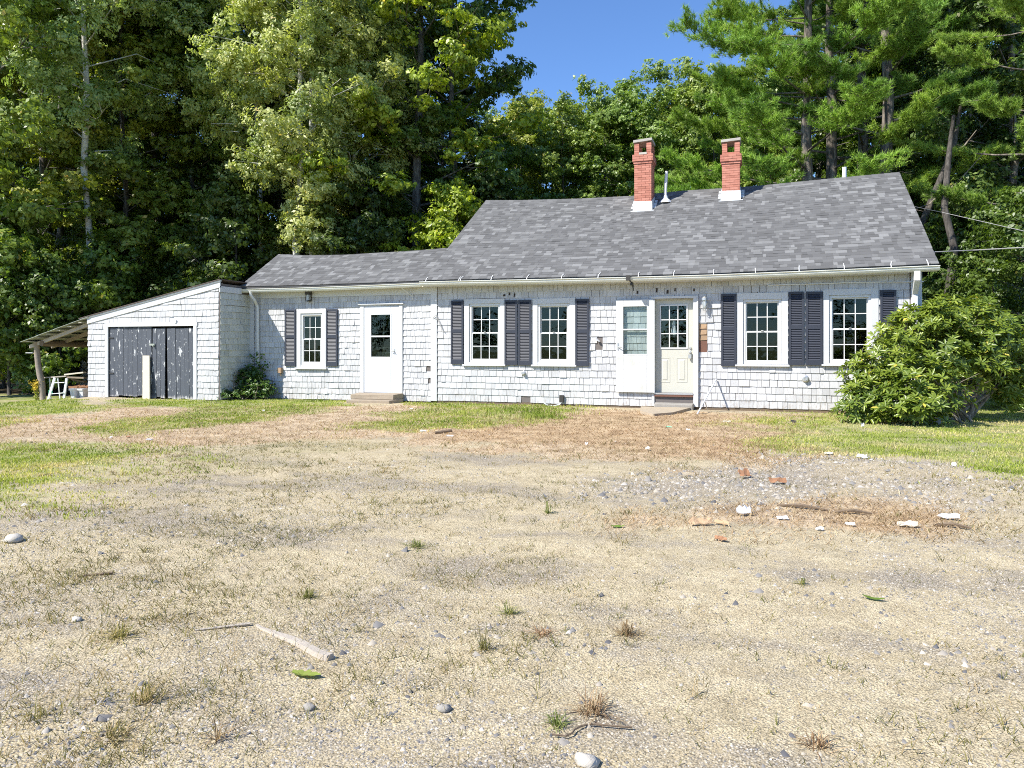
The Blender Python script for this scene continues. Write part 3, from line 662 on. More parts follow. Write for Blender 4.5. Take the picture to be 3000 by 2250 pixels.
# ---- chimneys
def chimney(px0, px1, pybase, pytop, depth, lab, expose_back=True):
    # find the point on the front roof slope behind the base pixel
    lo, hi = 0.0, 1.0
    for _ in range(40):
        t = (lo+hi)/2; Y = EY+(RY-EY)*t; x, z = W((px0+px1)/2, pybase, Y)
        if z > roof_p(x, t)[2]: lo = t
        else: hi = t
    Yf = EY+(RY-EY)*t
    x0 = W(px0, pybase, Yf)[0]; x1 = W(px1, pybase, Yf)[0]; ztop = W((px0+px1)/2, pytop, Yf)[1]; zb = z
    ch = empty_part('chimney', ((x0+x1)/2, Yf, zb), lab)
    mb = MB(); bh = .062; hgt = ztop-zb
    zc1 = ztop-.60*hgt/2.05*0-.52; m_ = .006
    def course(xa, xb, ya, yb, z, i, mi=0):
        xm = (xa+xb)/2; h_ = bh-.007
        L = .205
        for (s0, s1, fixed, ax) in ((xa, xb, ya, 'x'), (xa, xb, yb, 'x'), (ya+.09, yb-.09, xa, 'y'), (ya+.09, yb-.09, xb, 'y')):
            p = s0-(L/2 if i % 2 else 0)
            while p < s1:
                a_, b_ = max(p, s0)+.003, min(p+L, s1)-.003; p += L
                if b_-a_ < .02: continue
                o = rng.uniform(-.004, .004); v = rng.random()
                if ax == 'x':
                    y_ = (ya-o, ya+.09) if fixed == ya else (yb-.09, yb+o)
                    mb.box(a_, b_, y_[0], y_[1], z, z+h_, v, mi)
                else:
                    x_ = (xa-o, xa+.09) if fixed == xa else (xb-.09, xb+o)
                    mb.box(x_[0], x_[1], a_, b_, z, z+h_, v, mi)
    z = zb-.10; i = 0; zcap = ztop-.09; zopen = zcap-.30; zcor = zopen-.22
    while z < zopen-.01:
        g = .045 if zcor < z < zcor+.16 else .018 if zcor-.07 < z <= zcor else 0
        course(x0-g, x1+g, Yf-g, Yf+depth+g, z, i); z += bh; i += 1
    mb.box(x0+.012, x1-.012, Yf+.012, Yf+depth-.012, zb-.3, z-.008, 0, 1)
    zo = z
    while z < zcap-.02:      # four piers around the flue opening
        for (xa, xb) in ((x0+.005, x0+.13), (x1-.13, x1-.005)):
            for (ya, yb) in ((Yf+.005, Yf+.13), (Yf+depth-.13, Yf+depth-.005)):
                o = rng.uniform(0, .005); mb.box(xa-o, xb+o, ya-o, yb+o, z, z+bh-.007, rng.random())
        z += bh
    for (xa, xb) in ((x0+.015, x0+.12), (x1-.12, x1-.015)):
        for (ya, yb) in ((Yf+.015, Yf+.12), (Yf+depth-.12, Yf+depth-.015)): mb.box(xa, xb, ya, yb, zo, zcap, 0, 1)
    mb.build('brickwork', ['brick', 'mortar'], ch)
    mb = MB(); tl = rng.uniform(-.02, .02)
    mb.hexa([(x0-.025, Yf-.03, zcap), (x1+.02, Yf-.03, zcap+tl+.02), (x1+.02, Yf+depth+.03, zcap+tl+.02), (x0-.025, Yf+depth+.03, zcap), (x0-.02, Yf-.025, zcap+.075), (x1+.02, Yf-.03, zcap+tl+.09), (x1+.02, Yf+depth+.03, zcap+tl+.09), (x0-.02, Yf+depth+.02, zcap+.075)])
    mb.build('cap_slab', 'cap_stone', ch, bevel=.006)
    if lab.startswith('left'):
        mb = MB(); mb.box(x0+.14, x1-.12, Yf-.05, Yf-.010, zo-.075, zo-.02); mb.build('lintel', 'pale_stone', ch)
    mb = MB(); sl = (ridge_z(0)-eave_z(0))/(RY-EY); f = .012; fz = .24
    mb.hexa([(x0-f-.02, Yf-.05, zb-.03), (x1+f+.02, Yf-.05, zb-.03), (x1+f, Yf+depth*.95, zb+sl*depth-.03), (x0-f, Yf+depth*.95, zb+sl*depth-.03),
             (x0-.018, Yf-.022, zb+fz), (x1+.018, Yf-.022, zb+fz-.02), (x1+.018, Yf+depth*.9, zb+fz+sl*depth*.55), (x0-.018, Yf+depth*.9, zb+fz+sl*depth*.55)])
    mb.box(x0-.08, x1+.08, Yf-.10, Yf-.03, zb-.055, zb-.028)
    for s_ in (-1, 1):
        for j in range(3):
            xx = (x0-.1 if s_ < 0 else x1+.03); yy = Yf+.05+j*.17; zz = zb+sl*(yy-Yf)+.012
            mb.hexa([(xx, yy, zz), (xx+.08, yy, zz), (xx+.08, yy+.12, zz+sl*.12), (xx, yy+.12, zz+sl*.12), (xx, yy-.01, zz+.012), (xx+.08, yy-.01, zz+.02), (xx+.08, yy+.12, zz+.02+sl*.12), (xx, yy+.12, zz+.02+sl*.12)])
    mb.build('flashing', 'flashing', ch)
    return Yf
chimney(1700+582/3.687, 1700+768/3.687, 350+978/3.687, 350+212/3.687, .62, 'left red brick chimney, with the pale lintel under its opening')
chimney(1700+1530/3.687, 1700+1723/3.687, 350+866/3.687, 350+206/3.687, .55, 'right red brick chimney, behind the widest white flashing')
# vent pipes
x, z0_ = W(1700+920/3.687, 350+878/3.687, 20.55); z1_ = W(1700+925/3.687, 350+560/3.687, 20.55)[1]
mb = MB(); mb.tube([(x, 20.55, z0_-.1), (x, 20.55, z0_+.3), (x+.03, 20.55, z1_)], .042, 10); mb.lathe((x, 20.55, z0_-.06), [(.17, -.0), (.15, .05), (.07, .12), (.05, .20)], 12); mb.build('vent_pipe', 'white_plastic', house)
x, z0_ = W(2474, 530, 21.5); z1_ = W(2474, 490, 21.5)[1]
mb = MB(); mb.tube([(x, 21.5, z0_-.3), (x, 21.5, z1_)], .055, 12); mb.build('vent_pipe', 'white_plastic', house)

# ---- fittings on the front wall
x, z = W(*px2(820, 535, 2), FY)        # dark box lamp under the wing eave
lm = empty_part('wall_lamp', (x, FY, z), 'dark box lamp under the wing eave')
mb = MB(); mb.box(x-.07, x+.07, FY-.16, FY-.02, z+.05, z+.13); mb.box(x-.055, x+.055, FY-.05, FY-.021, z-.12, z+.05); mb.tube([(x-.05, FY-.14, z-.10), (x-.05, FY-.14, z+.05)], .008, 6); mb.tube([(x+.05, FY-.14, z-.10), (x+.05, FY-.14, z+.05)], .008, 6); mb.box(x-.06, x+.06, FY-.15, FY-.05, z-.13, z-.11); mb.build('housing', 'dark_metal', lm)
mb = MB(); mb.box(x-.04, x+.04, FY-.13, FY-.055, z-.10, z+.045); mb.build('shade', 'lamp_glass', lm)
x, z = W(*px2(995, 605, 4), FY)        # jelly-jar lamp right of the door
lm = empty_part('wall_lamp', (x, FY, z), 'clear jar lamp right of the cream door')
mb = MB(); mb.lathe((x, FY-.02, z+.02), [(.055, 0), (.055, -.02), (.03, -.03)], 12, axis=(0, 1, 0)); mb.tube([(x, FY-.04, z+.02), (x, FY-.09, z+.08), (x, FY-.11, z+.12)], .016, 8); mb.lathe((x, FY-.12, z+.08), [(.055, 0), (.055, .05), (.02, .09), (0, .10)], 12)
for k in range(6):
    t = k*math.pi/3; mb.tube([(x+.052*math.cos(t), FY-.12+.052*math.sin(t), z+.08), (x+.06*math.cos(t), FY-.12+.06*math.sin(t), z-.04), (x+.03*math.cos(t), FY-.12+.03*math.sin(t), z-.15)], .004, 5)
mb.tube([(x-.03, FY-.12, z-.15), (x+.03, FY-.12, z-.15)], .005, 5); mb.build('cage', 'silver', lm)
mb = MB(); mb.lathe((x, FY-.12, z-.10), [(.0, -.01), (.03, 0), (.042, .05), (.042, .14), (.03, .18)], 12); mb.build('shade', 'lamp_glass', lm, True)
x, z = W(*px2(552, 1215, 2), FY); mb = MB(); mb.box(x-.055, x+.055, FY-.11, FY-.02, z-.075, z+.07); mb.tube([(x+.02, FY-.08, z-.075), (x+.03, FY-.06, z-.14)], .015, 6); mb.build('outlet_box', 'raw_wood', house)
for cx, cy, k, r_ in ((900, 1242, 3, .045), (1925, 1295, 4, .06)):
    x, z = W(*px2(cx, cy, k), FY)
    mb = MB(); mb.lathe((x, FY-.015, z), [(r_*1.25, 0), (r_*1.25, -.015), (r_, -.02), (r_*.95, -.07), (r_*.6, -.075), (r_*.55, -.05), (.0, -.05)], 16, axis=(0, 1, 0)); mb.tube([(x-.01, FY-.08, z-.01), (x+.02, FY-.09, z-.03)], .012, 6); mb.build('wall_vent', 'silver', house)
x, z = W(*px2(1254, 1480, 3), FY); mb = MB(); mb.box(x-.05, x+.05, FY-.08, FY-.018, z-.08, z+.09); mb.build('outlet_box', 'dark_metal', house)
pts = [(x, z-.08)]+[W(*px2(cx, cy, 3), FY) for cx, cy in ((1240, 1530), (1180, 1545), (1120, 1535), (1085, 1512))]
mb = MB(); mb.tube([(a_, FY-.07, c_) for a_, c_ in pts], .012, 6); mb.build('cable', 'white_plastic', house)
pts = [W(*px2(cx, cy, 4), FY-.03) for cx, cy in ((1580, 430), (1700, 424), (1950, 418), (2212, 410))]+[W(*px2(cx, cy, 5), FY-.03) for cx, cy in ((200, 353), (470, 350), (745, 348))]
mb = MB(); mb.tube([(a_, FY-.035, c_) for a_, c_ in pts], .013, 6)
x_, z_ = W(*px2(760, 348, 5), FY-.05); mb.tube([(x_, FY-.05, z_), (XR+.05, FY-.05, z_-.0)], .013, 6); mb.build('cable', 'white_plastic', house)
x, z = W(*px2(285, 360, 4), 16.6); mb = MB(); mb.box(x-.05, x+.04, 16.60, 16.64, z-.06, z+.06); x2, z2 = W(*px2(332, 480, 4), 16.95); mb.tube([(x+.02, 16.63, z-.05), (x+.05, 16.8, z-.09), (x2-.01, 16.93, z2+.2), (x2, 16.97, z2)], [.018, .02, .02, .012], 7); mb.lathe((x+.05, 16.74, z-.16), [(.03, 0), (.035, .04), (.02, .06)], 10); mb.build('lamp_bracket', 'dark_metal', house)
mb = MB(); p_ = [W(*px2(cx, cy, 2), FY-.1) for cx, cy in ((1685, 452), (1752, 530), (1750, 450), (1754, 562))]
mb.tube([(p_[0][0], 16.85, p_[0][1]), (p_[1][0], FY-.03, p_[1][1])], .012, 6); mb.tube([(p_[2][0], FY-.03, p_[2][1]), (p_[3][0], FY-.03, p_[3][1])], .012, 6); mb.build('bracket', 'vinyl', house)
pts = [W(*px2(cx, cy, 2), FY-.05) for cx, cy in ((1950, 735), (1985, 705), (2010, 760), (2050, 850), (2060, 862), (2040, 840), (1995, 742), (1960, 728))]
mb = MB(); mb.tube([(a_, FY-.05-.01*(i % 2), c_) for i, (a_, c_) in enumerate(pts)], .006, 5); mb.build('wire_hook', 'wire', house)
x, z = W(*px2(1590, 930, 3), FY); mb = MB(); mb.hexa([(x-.06, FY-.10, z+.0), (x+.04, FY-.09, z-.06), (x+.05, FY-.02, z-.06), (x-.04, FY-.02, z+.02), (x-.06, FY-.10, z+.012), (x+.04, FY-.09, z-.045), (x+.05, FY-.02, z-.045), (x-.04, FY-.02, z+.035)]); mb.build('loose_shingle', 'trim', house)

# ================================================================== GARAGE
def gtop(x): return 2.19+(x+18.16)*(3.15-2.19)/(4.81)
oG = rect(1, 1007, 1797, 652, 1385, GY); tG = rect(1, 980, 1828, 620, 1400, GY)
mb = MB()
wall_holes(mb, GXL, GXR, .0, 2.0, [oG], GY, .12)
mb.hexa([(GXL, GY, 2.0), (GXR, GY, 2.0), (GXR, GY+.12, 2.0), (GXL, GY+.12, 2.0), (GXL, GY, gtop(GXL)-.07), (GXR, GY, gtop(GXR)-.07), (GXR, GY+.12, gtop(GXR)-.07), (GXL, GY+.12, gtop(GXL)-.07)])
mb.box(GXL, GXL+.12, GY+.12, 21, -.1, gtop(GXL)-.08); mb.box(GXR-.12, GXR, GY+.12, 21, 0, gtop(GXR)-.09); mb.box(GXL+.12, GXR-.12, 20.88, 21, 0, 2.1)
mb.build('wall', 'under_wall', garage)
mb = MB(); gfront = lambda a, z, d: (a, GY-d, z)
shingles(mb, GXL+.01, GXR-.03, .0, lambda x: gtop(x)-.19, .158, [tG], gfront, rng, .08, .19, wav=.006)
mb.build('front_siding', 'shingle_paint', garage)
mb = MB(); gside = lambda a, z, d: (GXR+d, a, z)
shingles(mb, GY+.01, FY-.0, .0, lambda y: 2.82, .165, [], gside, rng, .09, .20, wav=.02, loose=.15)
mb.build('side_siding', 'shingle_side', garage)
mb = MB(); mb.box(GXR+.001, GXR+.03, GY-.03, 16.72, 2.825, 2.98); mb.build('side_fascia', 'trim', garage)
mb = MB()      # rake board with a drip strip above it
for (d0, d1, yy) in ((-.20, -.055, .035), (-.052, -.012, .055)):
    xa, xb = (GXL-.0, GXR+.03) if d0 < -.1 else (-18.14, GXR+.05)
    mb.hexa([(xa, GY-yy, gtop(xa)+d0), (xb, GY-yy, gtop(xb)+d0), (xb, GY, gtop(xb)+d0), (xa, GY, gtop(xa)+d0), (xa, GY-yy, gtop(xa)+d1), (xb, GY-yy, gtop(xb)+d1), (xb, GY, gtop(xb)+d1), (xa, GY, gtop(xa)+d1)])
mb.build('rake_board', 'trim', garage)
mb = MB(); xa, xb = -18.16, GXR+.06
mb.hexa([(xa, GY-.08, gtop(xa)-.010), (xb, GY-.08, gtop(xb)-.010), (xb, 21.2, gtop(xb)-.03), (xa, 21.2, gtop(xa)-.03), (xa, GY-.08, gtop(xa)+.012), (xb, GY-.08, gtop(xb)+.012), (xb, 21.2, gtop(xb)+.0), (xa, 21.2, gtop(xa)+.0)])
mb.build('roof', 'drip', garage)
mb = MB(); a, b, c, d = tG; x0, x1, z0, z1 = oG
mb.box(a, x0, GY-.035, GY, .0, z1); mb.box(x1, b, GY-.035, GY, .0, z1); mb.box(a-.01, b+.02, GY-.04, GY, z1, d); mb.build('door_frame', 'trim', garage, bevel=.004)
xs_gap = W(*px2(1535, 1000, 1), GY)[0]; xs_mid = W(*px2(1402, 1000, 1), GY)[0]
def barn_door(xa, xb, n, zt, zb, lab, lean=0.0):
    mb = MB(); w = (xb-xa)/n
    for i in range(n):
        p, q = xa+i*w+.004, xa+(i+1)*w-.004; j = rng.uniform(-.03, .02); y = GY+.012+rng.uniform(-.006, .006)
        l0 = lean*(1 if i >= 0 else 0)
        mb.hexa([(p, y, zb+j), (q, y, zb+j+rng.uniform(-.02, .02)), (q, y+.022, zb+j), (p, y+.022, zb+j), (p+l0, y, zt), (q+l0, y, zt+rng.uniform(-.008, .008)), (q+l0, y+.022, zt), (p+l0, y+.022, zt)], rng.random()*.5)
    mb.box(xa+.0, xb+.0, GY+.04, GY+.06, zb+.2, zb+.3); mb.box(xa, xb, GY+.04, GY+.06, zt-.3, zt-.2)
    return mb.build('barn_door', 'barn_paint', garage)
barn_door(x0+.01, xs_mid-.01, 9, z1-.015, .05, None)
barn_door(xs_mid+.01, xs_gap-.05, 3, z1-.05, .04, None, .02)
barn_door(xs_gap+.055, x1-.015, 6, z1-.05, .0, None, -.035)
x, z = W(*px2(1410, 822, 1), GY); mb = MB(); mb.box(x-.08, x+.09, GY-.02, GY+.004, z-.02, z+.03); mb.lathe((x+.06, GY-.03, z-.05), [(.02, 0), (.025, .03), (.01, .05)], 8); mb.build('latch', 'sheet_roof', garage)
for cy in (758, 1085): 
    x, z = W(*px2(1030, cy, 1), GY); mb = MB(); mb.box(x-.08, x+.08, GY-.006, GY+.002, z-.015, z+.015); mb.build('hinge', 'dark_metal', garage)
x, z = W(*px2(1635, 612, 1), GY); mb = MB(); mb.box(x-.03, x+.03, GY-.055, GY-.012, z-.035, z+.05); mb.build('hook', 'trim', garage)
mb = MB(); mb.box(x0, x1, GY+.3, GY+.31, 0, z1); mb.build('inner_darkness', 'gap_shade', garage)  # black sheet painting the shade behind the door gaps
# the open side shed
mb = MB(); LX0, LX1 = -20.35, GXL; zl = lambda x: 1.52+(x-LX0)*.262
EDG = [(-20.35, 0), (-19.75, .012), (-19.1, .026), (-18.45, .038), (-17.9, .045)]
for (xa, da), (xb, db) in zip(EDG, EDG[1:]):
    xb2 = xb+.10
    mb.hexa([(xa, GY-.12+da, zl(xa)+db-.0), (xb2, GY-.12+da, zl(xb2)+db), (xb2, 20.8, zl(xb2)+db), (xa, 20.8, zl(xa)+db), (xa, GY-.12+da, zl(xa)+db+.01), (xb2, GY-.12+da, zl(xb2)+db+.01), (xb2, 20.8, zl(xb2)+db+.01), (xa, 20.8, zl(xa)+db+.01)])
mb.build('shed_roof', 'sheet_roof', garage)
mb = MB()
for i in range(6):
    xa = -20.15+i*.40
    mb.bar((xa, GY-.05, zl(xa)-.02), (xa, 20.8, zl(xa)-.02), .12 if i % 2 else .16, .02, rng.random())
mb.build('roof_batten', 'sheet_under', garage)
for i, y in enumerate((16.05, 16.75, 17.6, 18.7, 20.2)):
    mb = MB(); j = rng.uniform(-.05, .05); mb.bar((-20.30-j, y, zl(-20.3)-.13), (GXL+.0, y, zl(GXL)-.09), .06, .10, rng.random(), 0); mb.build('rafter', 'old_wood' if i % 2 else 'grey_wood', garage)
mb = MB(); bz = 1.50; mb.tube([(-19.78, 16.0, bz-.0), (-19.75, 17.5, bz-.03), (-19.7, 19, bz-.04), (-19.7, 20.8, bz-.05)], [.085, .09, .08, .075], 9); mb.build('eave_beam', 'old_wood_dark', garage)
def gp_(px, py, Y): x, z = W(px, py, Y); return (x, Y, z)
s5 = lambda cx, cy: (60+cx/5.027, 900+cy/5.027)
mb = MB(); PY = 16.05
pts = [gp_(*s5(232, 515), PY), gp_(*s5(248, 700), PY), gp_(*s5(262, 860), PY), gp_(*s5(290, 1010), PY), gp_(*s5(318, 1120), PY), gp_(*s5(325, 1250), PY), gp_(*s5(332, 1480), PY)]
mb.tube(pts, [.075, .082, .078, .085, .085, .075, .085], 10); mb.build('post', 'old_wood', garage, True)
mb = MB(); x, z = W(*s5(170, 672), PY); mb.bar((x-.18, PY-.05, z), (x+.1, PY-.03, z), .02, .02); mb.build('hook', 'vinyl', garage)
mb = MB(); mb.tube([(-19.7, 20.7, -.3), (-19.75, 20.72, 1.45)], .07, 8); mb.build('post', 'old_wood_dark', garage)
# ================================================================== GROUND
V = 3000/2212.0
def gpoly(pts): return np.array([G(x*V, y*V) for x, y in pts])
def sdist(X, Y, poly):              # signed distance, positive inside
    n = len(poly); d = np.full(X.shape, 1e9); ins = np.zeros(X.shape, bool)
    for i in range(n):
        ax, ay = poly[i]; bx, by = poly[(i+1) % n]; ex, ey = bx-ax, by-ay
        t = np.clip(((X-ax)*ex+(Y-ay)*ey)/(ex*ex+ey*ey+1e-9), 0, 1)
        d = np.minimum(d, np.hypot(X-ax-t*ex, Y-ay-t*ey))
        c = ((ay > Y) != (by > Y)) & (X < (bx-ax)*(Y-ay)/(by-ay+1e-12)+ax); ins ^= c
    return np.where(ins, d, -d)
GREEN = [  # polygons traced on the ground: points, edge softness, strength
    ([(-60, 930), (-60, 868), (-400, 862), (-400, 848), (100, 850), (190, 866), (240, 878), (205, 886), (140, 893), (60, 899)], .35, 1.0),
    ([(150, 930), (260, 906), (340, 896), (440, 884), (300, 880), (215, 872), (215, 860), (400, 860), (560, 862), (742, 860), (745, 882), (690, 893), (600, 907), (430, 930), (320, 936), (210, 936)], .35, 1.0),
    ([(-200, 960), (60, 957), (270, 960), (350, 978), (300, 1010), (215, 1030), (120, 1060), (-30, 1075), (-200, 1080)], .5, 1.0),
    ([(865, 880), (868, 860), (1290, 868), (1300, 879), (1260, 899), (1120, 910), (1080, 918), (1000, 927), (900, 930), (720, 925), (800, 905)], .35, 1.0),
    ([(1580, 910), (1640, 896), (1700, 889), (1830, 889), (1900, 860), (2500, 860), (2500, 1070), (2212, 1046), (2120, 1030), (2000, 1004), (1880, 985), (1740, 982), (1640, 948)], .45, .85),
]
OLIVE = [
    ([(-100, 1060), (120, 1040), (300, 975), (560, 955), (760, 945), (900, 960), (620, 1000), (420, 1030), (240, 1070), (60, 1110), (-100, 1110)], .6, .75),
    ([(380, 1130), (700, 1040), (860, 1000), (1160, 1070), (1150, 1100), (820, 1130), (560, 1165), (250, 1200), (200, 1170)], .6, .5),
    ([(-100, 1150), (200, 1160), (330, 1180), (560, 1250), (640, 1330), (240, 1420), (-100, 1400)], .7, .38),
    ([(860, 1180), (1060, 1140), (1200, 1230), (1120, 1330), (880, 1300)], .6, .25),
    ([(1650, 985), (2212, 1060), (2212, 1130), (2060, 1080), (1850, 1010)], .5, .5),
]
STRAW = [
    ([(-200, 958), (-200, 925), (-60, 905), (140, 897), (240, 882), (600, 880), (900, 872), (1300, 884), (1560, 890), (1830, 892), (1640, 952), (1740, 985), (1640, 1012), (1420, 1000), (1150, 972), (960, 952), (760, 945), (560, 953), (360, 972), (200, 960)], .4, 1.0),
    ([(1380, 1095), (1560, 1080), (1800, 1078), (2010, 1090), (2080, 1130), (1900, 1140), (1620, 1130), (1400, 1120)], .3, .8),
]
RUST = [([(1080, 905), (1280, 885), (1540, 893), (1620, 935), (1840, 955), (1800, 985), (1640, 1000), (1400, 985), (1150, 960), (980, 945)], .5, 1.0),
        ([(1440, 1098), (1600, 1086), (1800, 1084), (1990, 1094), (2030, 1112), (1880, 1128), (1620, 1122)], .3, 1.0)]
STONY = [([(1380, 1040), (1560, 1010), (1760, 1000), (2000, 1040), (2080, 1075), (1900, 1085), (1600, 1080), (1420, 1070)], .5, 1.0),
         ([(330, 1300), (420, 1290), (620, 1290), (600, 1330), (380, 1325)], .3, .8), ([(-50, 1290), (50, 1290), (60, 1340), (-50, 1350)], .3, .8)]
def zone(X, Y, lst, wob=.55, seed=3):
    w = (fbm(X*1.1, Y*1.1, seed, 4)-.5)*2*wob*1.6
    out = np.zeros(X.shape)
    for pts, soft, st in lst:
        out = np.maximum(out, st*smooth(-soft*1.9, soft*1.9, sdist(X, Y, gpoly(pts))+w*(.3+soft)*2.0))
    return out
def height(X, Y):
    X = np.asarray(X, float); Y = np.asarray(Y, float)
    h = -.28*smooth(0, 2.1, -17.7-X)*smooth(11, 14.5, Y)
    h = h+(fbm(X*.45, Y*.45, 11, 3)-.5)*.05
    h = h+(fbm(X*3.0, Y*3.0, 21, 4)-.5)*.034
    for px, py, r, a in ((2620, 1385, 1.0, .10), (2960, 1450, .8, .06), (330, 1195, 1.1, .07), (2560, 1250, 1.0, .03)):
        gx, gy = G(px, py); h = h+a*np.exp(-((X-gx)**2+((Y-gy)*1.6)**2)/r**2)
    near = np.clip(1-np.abs(Y-FY)/.9, 0, 1)*((X > -13.6) & (X < 3.3))
    h = h*(1-near)-.02*near
    h = h+.9*smooth(30, 60, Y)-.0
    return h
def spaced(lo, a, b, hi, d, g=1.12):
    v = list(np.arange(a, b+1e-6, d)); s = d; x = a
    left = []
    while x > lo: s *= g; x -= s; left.append(x)
    s = d; x = b; right = []
    while x < hi: s *= g; x += s; right.append(x)
    return np.array(left[::-1]+v+right)
gx = spaced(-400, -23, 10, 400, .085); gy = spaced(-300, 1.2, 18.5, 500, .075)
GXX, GYY = np.meshgrid(gx, gy); X = GXX.ravel(); Y = GYY.ravel(); Z = height(X, Y)
nx, ny = len(gx), len(gy); idx = np.arange(nx*ny).reshape(ny, nx)
F = np.stack([idx[:-1, :-1], idx[:-1, 1:], idx[1:, 1:], idx[1:, :-1]], -1).reshape(-1, 4)
me = arr_mesh('ground', np.stack([X, Y, Z], -1), F, np.zeros(len(F)), ['under_wall'])
AT = {}
vis = (X > -45) & (X < 35) & (Y > -2) & (Y < 70)
def zv(l, **k):
    o = np.zeros(X.shape); o[vis] = zone(X[vis], Y[vis], l, **k); return o
AT['green'] = zv(GREEN); AT['olive'] = zv(OLIVE, seed=5); AT['straw'] = zv(STRAW, seed=7); AT['rust'] = zv(RUST, seed=8); AT['stony'] = zv(STONY, seed=9)
far = 0*np.maximum(smooth(22, 26, Y), smooth(-22, -26, X)*smooth(15, 20, Y))
litter_shade = np.maximum(smooth(25.8, 27, Y), np.maximum(smooth(7, 9, X)*smooth(19, 22, Y), smooth(-16.8, -17.6, X)*smooth(18.3, 19.6, Y+.1*(X+20))))  # woods leaf litter; the last term paints tree shade over the left lawn
AT['green'] = np.maximum(AT['green'], np.where((X < -17) & (Y > 16.5), 1, 0)*(1-litter_shade)); AT['green'] = np.where((Y < -2) | (np.abs(X) > 40), .8, AT['green'])
AT['litter'] = litter_shade
for k, v in AT.items(): me.attributes.new(k, 'FLOAT', 'POINT').data.foreach_set('value', v.astype(np.float32))
me.polygons.foreach_set('use_smooth', [True]*len(F))
_a, _b = np.array(G(240*V, 1420*V)), np.array(G(640*V, 1330*V)); TRK = math.atan2(*(_b-_a)[::-1])
m, nt, b = nodes('ground_mat'); p = geo(nt)
mp_ = N(nt, 'ShaderNodeMapping'); mp_.inputs['Rotation'].default_value = (0, 0, -TRK); mp_.inputs['Scale'].default_value = (.55, 1.5, 1); nt.links.new(p, mp_.inputs['Vector']); n_big = noise(nt, .75, 6, .62, mp_.outputs[0]); n_mid = noise(nt, 3.0, 6, .65, p); n_fine = noise(nt, 38, 6, .75, p)
sand = mix(nt, n_mid, (.47, .395, .245), (.66, .57, .39))
sand = mix(nt, n_fine, mix(nt, 1.0, sand, (.46, .45, .45), 'MULTIPLY'), mix(nt, 1.0, sand, (1.50, 1.49, 1.48), 'MULTIPLY'))
mot = ramp(nt, noise(nt, 6, 6, .75, p), [(.32, (.80, .77, .73)), (.60, (1.06, 1.06, 1.06))])
sand = mix(nt, 1.0, sand, mot, 'MULTIPLY')
def vor(scale):
    v = N(nt, 'ShaderNodeTexVoronoi'); v.inputs['Scale'].default_value = scale; nt.links.new(p, v.inputs['Vector']); return v
v1 = vor(95); v2 = vor(210)
peb = ramp(nt, v1.outputs['Color'], [(0, (.10, .10, .11)), (.38, (.30, .28, .265)), (.60, (.52, .47, .40)), (1, (.86, .80, .70))])
peb = mix(nt, ramp(nt, v1.outputs['Distance'], [(.25, (0, 0, 0)), (.55, (1, 1, 1))]), peb, (.24, .20, .155))
gm = ramp(nt, math_(nt, 'ADD', n_big, math_(nt, 'MULTIPLY', math_(nt, 'SUBTRACT', n_mid, .5), .55)), [(.49, (0, 0, 0)), (.64, (1, 1, 1))])
gm = math_(nt, 'MAXIMUM', gm, attr(nt, 'stony'))
c = mix(nt, math_(nt, 'ADD', math_(nt, 'MULTIPLY', gm, .60), .18), sand, peb)
spk = ramp(nt, v2.outputs['Color'], [(.0, (.22, .22, .23)), (.32, (.62, .61, .60)), (.42, (1.06, 1.06, 1.04)), (.75, (1.08, 1.07, 1.05)), (1, (1.5, 1.47, 1.42))])
c = mix(nt, .8, c, mix(nt, 1.0, c, spk, 'MULTIPLY'))
sn = math_(nt, 'ADD', n_mid, math_(nt, 'MULTIPLY', math_(nt, 'SUBTRACT', n_fine, .5), .9))
strw = ramp(nt, sn, [(.30, (.26, .18, .115)), (.50, (.47, .35, .23)), (.72, (.64, .53, .37))])
rust = ramp(nt, sn, [(.30, (.22, .14, .08)), (.50, (.45, .31, .18)), (.74, (.64, .50, .32))])
strw = mix(nt, attr(nt, 'rust'), strw, rust)
thr = lambda nm, a, bb: ramp(nt, math_(nt, 'ADD', attr(nt, nm), math_(nt, 'MULTIPLY', math_(nt, 'SUBTRACT', sn, .5), 1.2)), [(a, (0, 0, 0)), (bb, (1, 1, 1))])
c = mix(nt, math_(nt, 'MULTIPLY', thr('straw', .35, .7), .92), c, strw)
c = mix(nt, math_(nt, 'MULTIPLY', thr('olive', .45, .9), .5), c, mix(nt, n_fine, (.26, .23, .10), (.48, .42, .24)))
gp_n = ramp(nt, noise(nt, 1.6, 5, .65, p), [(.36, (.25, .25, .25)), (.58, (1, 1, 1))])
c = mix(nt, math_(nt, 'MULTIPLY', math_(nt, 'MULTIPLY', thr('green', .30, .75), gp_n), .95), c, ramp(nt, sn, [(.3, (.12, .155, .03)), (.5, (.22, .27, .055)), (.75, (.37, .37, .12))]))
c = mix(nt, attr(nt, 'litter'), c, mix(nt, n_fine, (.025, .02, .012), (.075, .06, .035)))  # litter colour, doubling as painted tree shade at far left
nt.links.new(c, b.inputs['Base Color']); b.inputs['Roughness'].default_value = .95; b.inputs['Specular IOR Level'].default_value = .1
hh = math_(nt, 'ADD', math_(nt, 'MULTIPLY', n_fine, .9), math_(nt, 'MULTIPLY', math_(nt, 'SUBTRACT', 1.0, v1.outputs['Distance']), .5))
bump(nt, b, hh, .8, .012)
me.materials.clear(); me.materials.append(m)
ground = tag(link('ground', me), 'sandy gravel yard with lawn strips and dead grass in front of the cottage', 'ground', kind='structure')

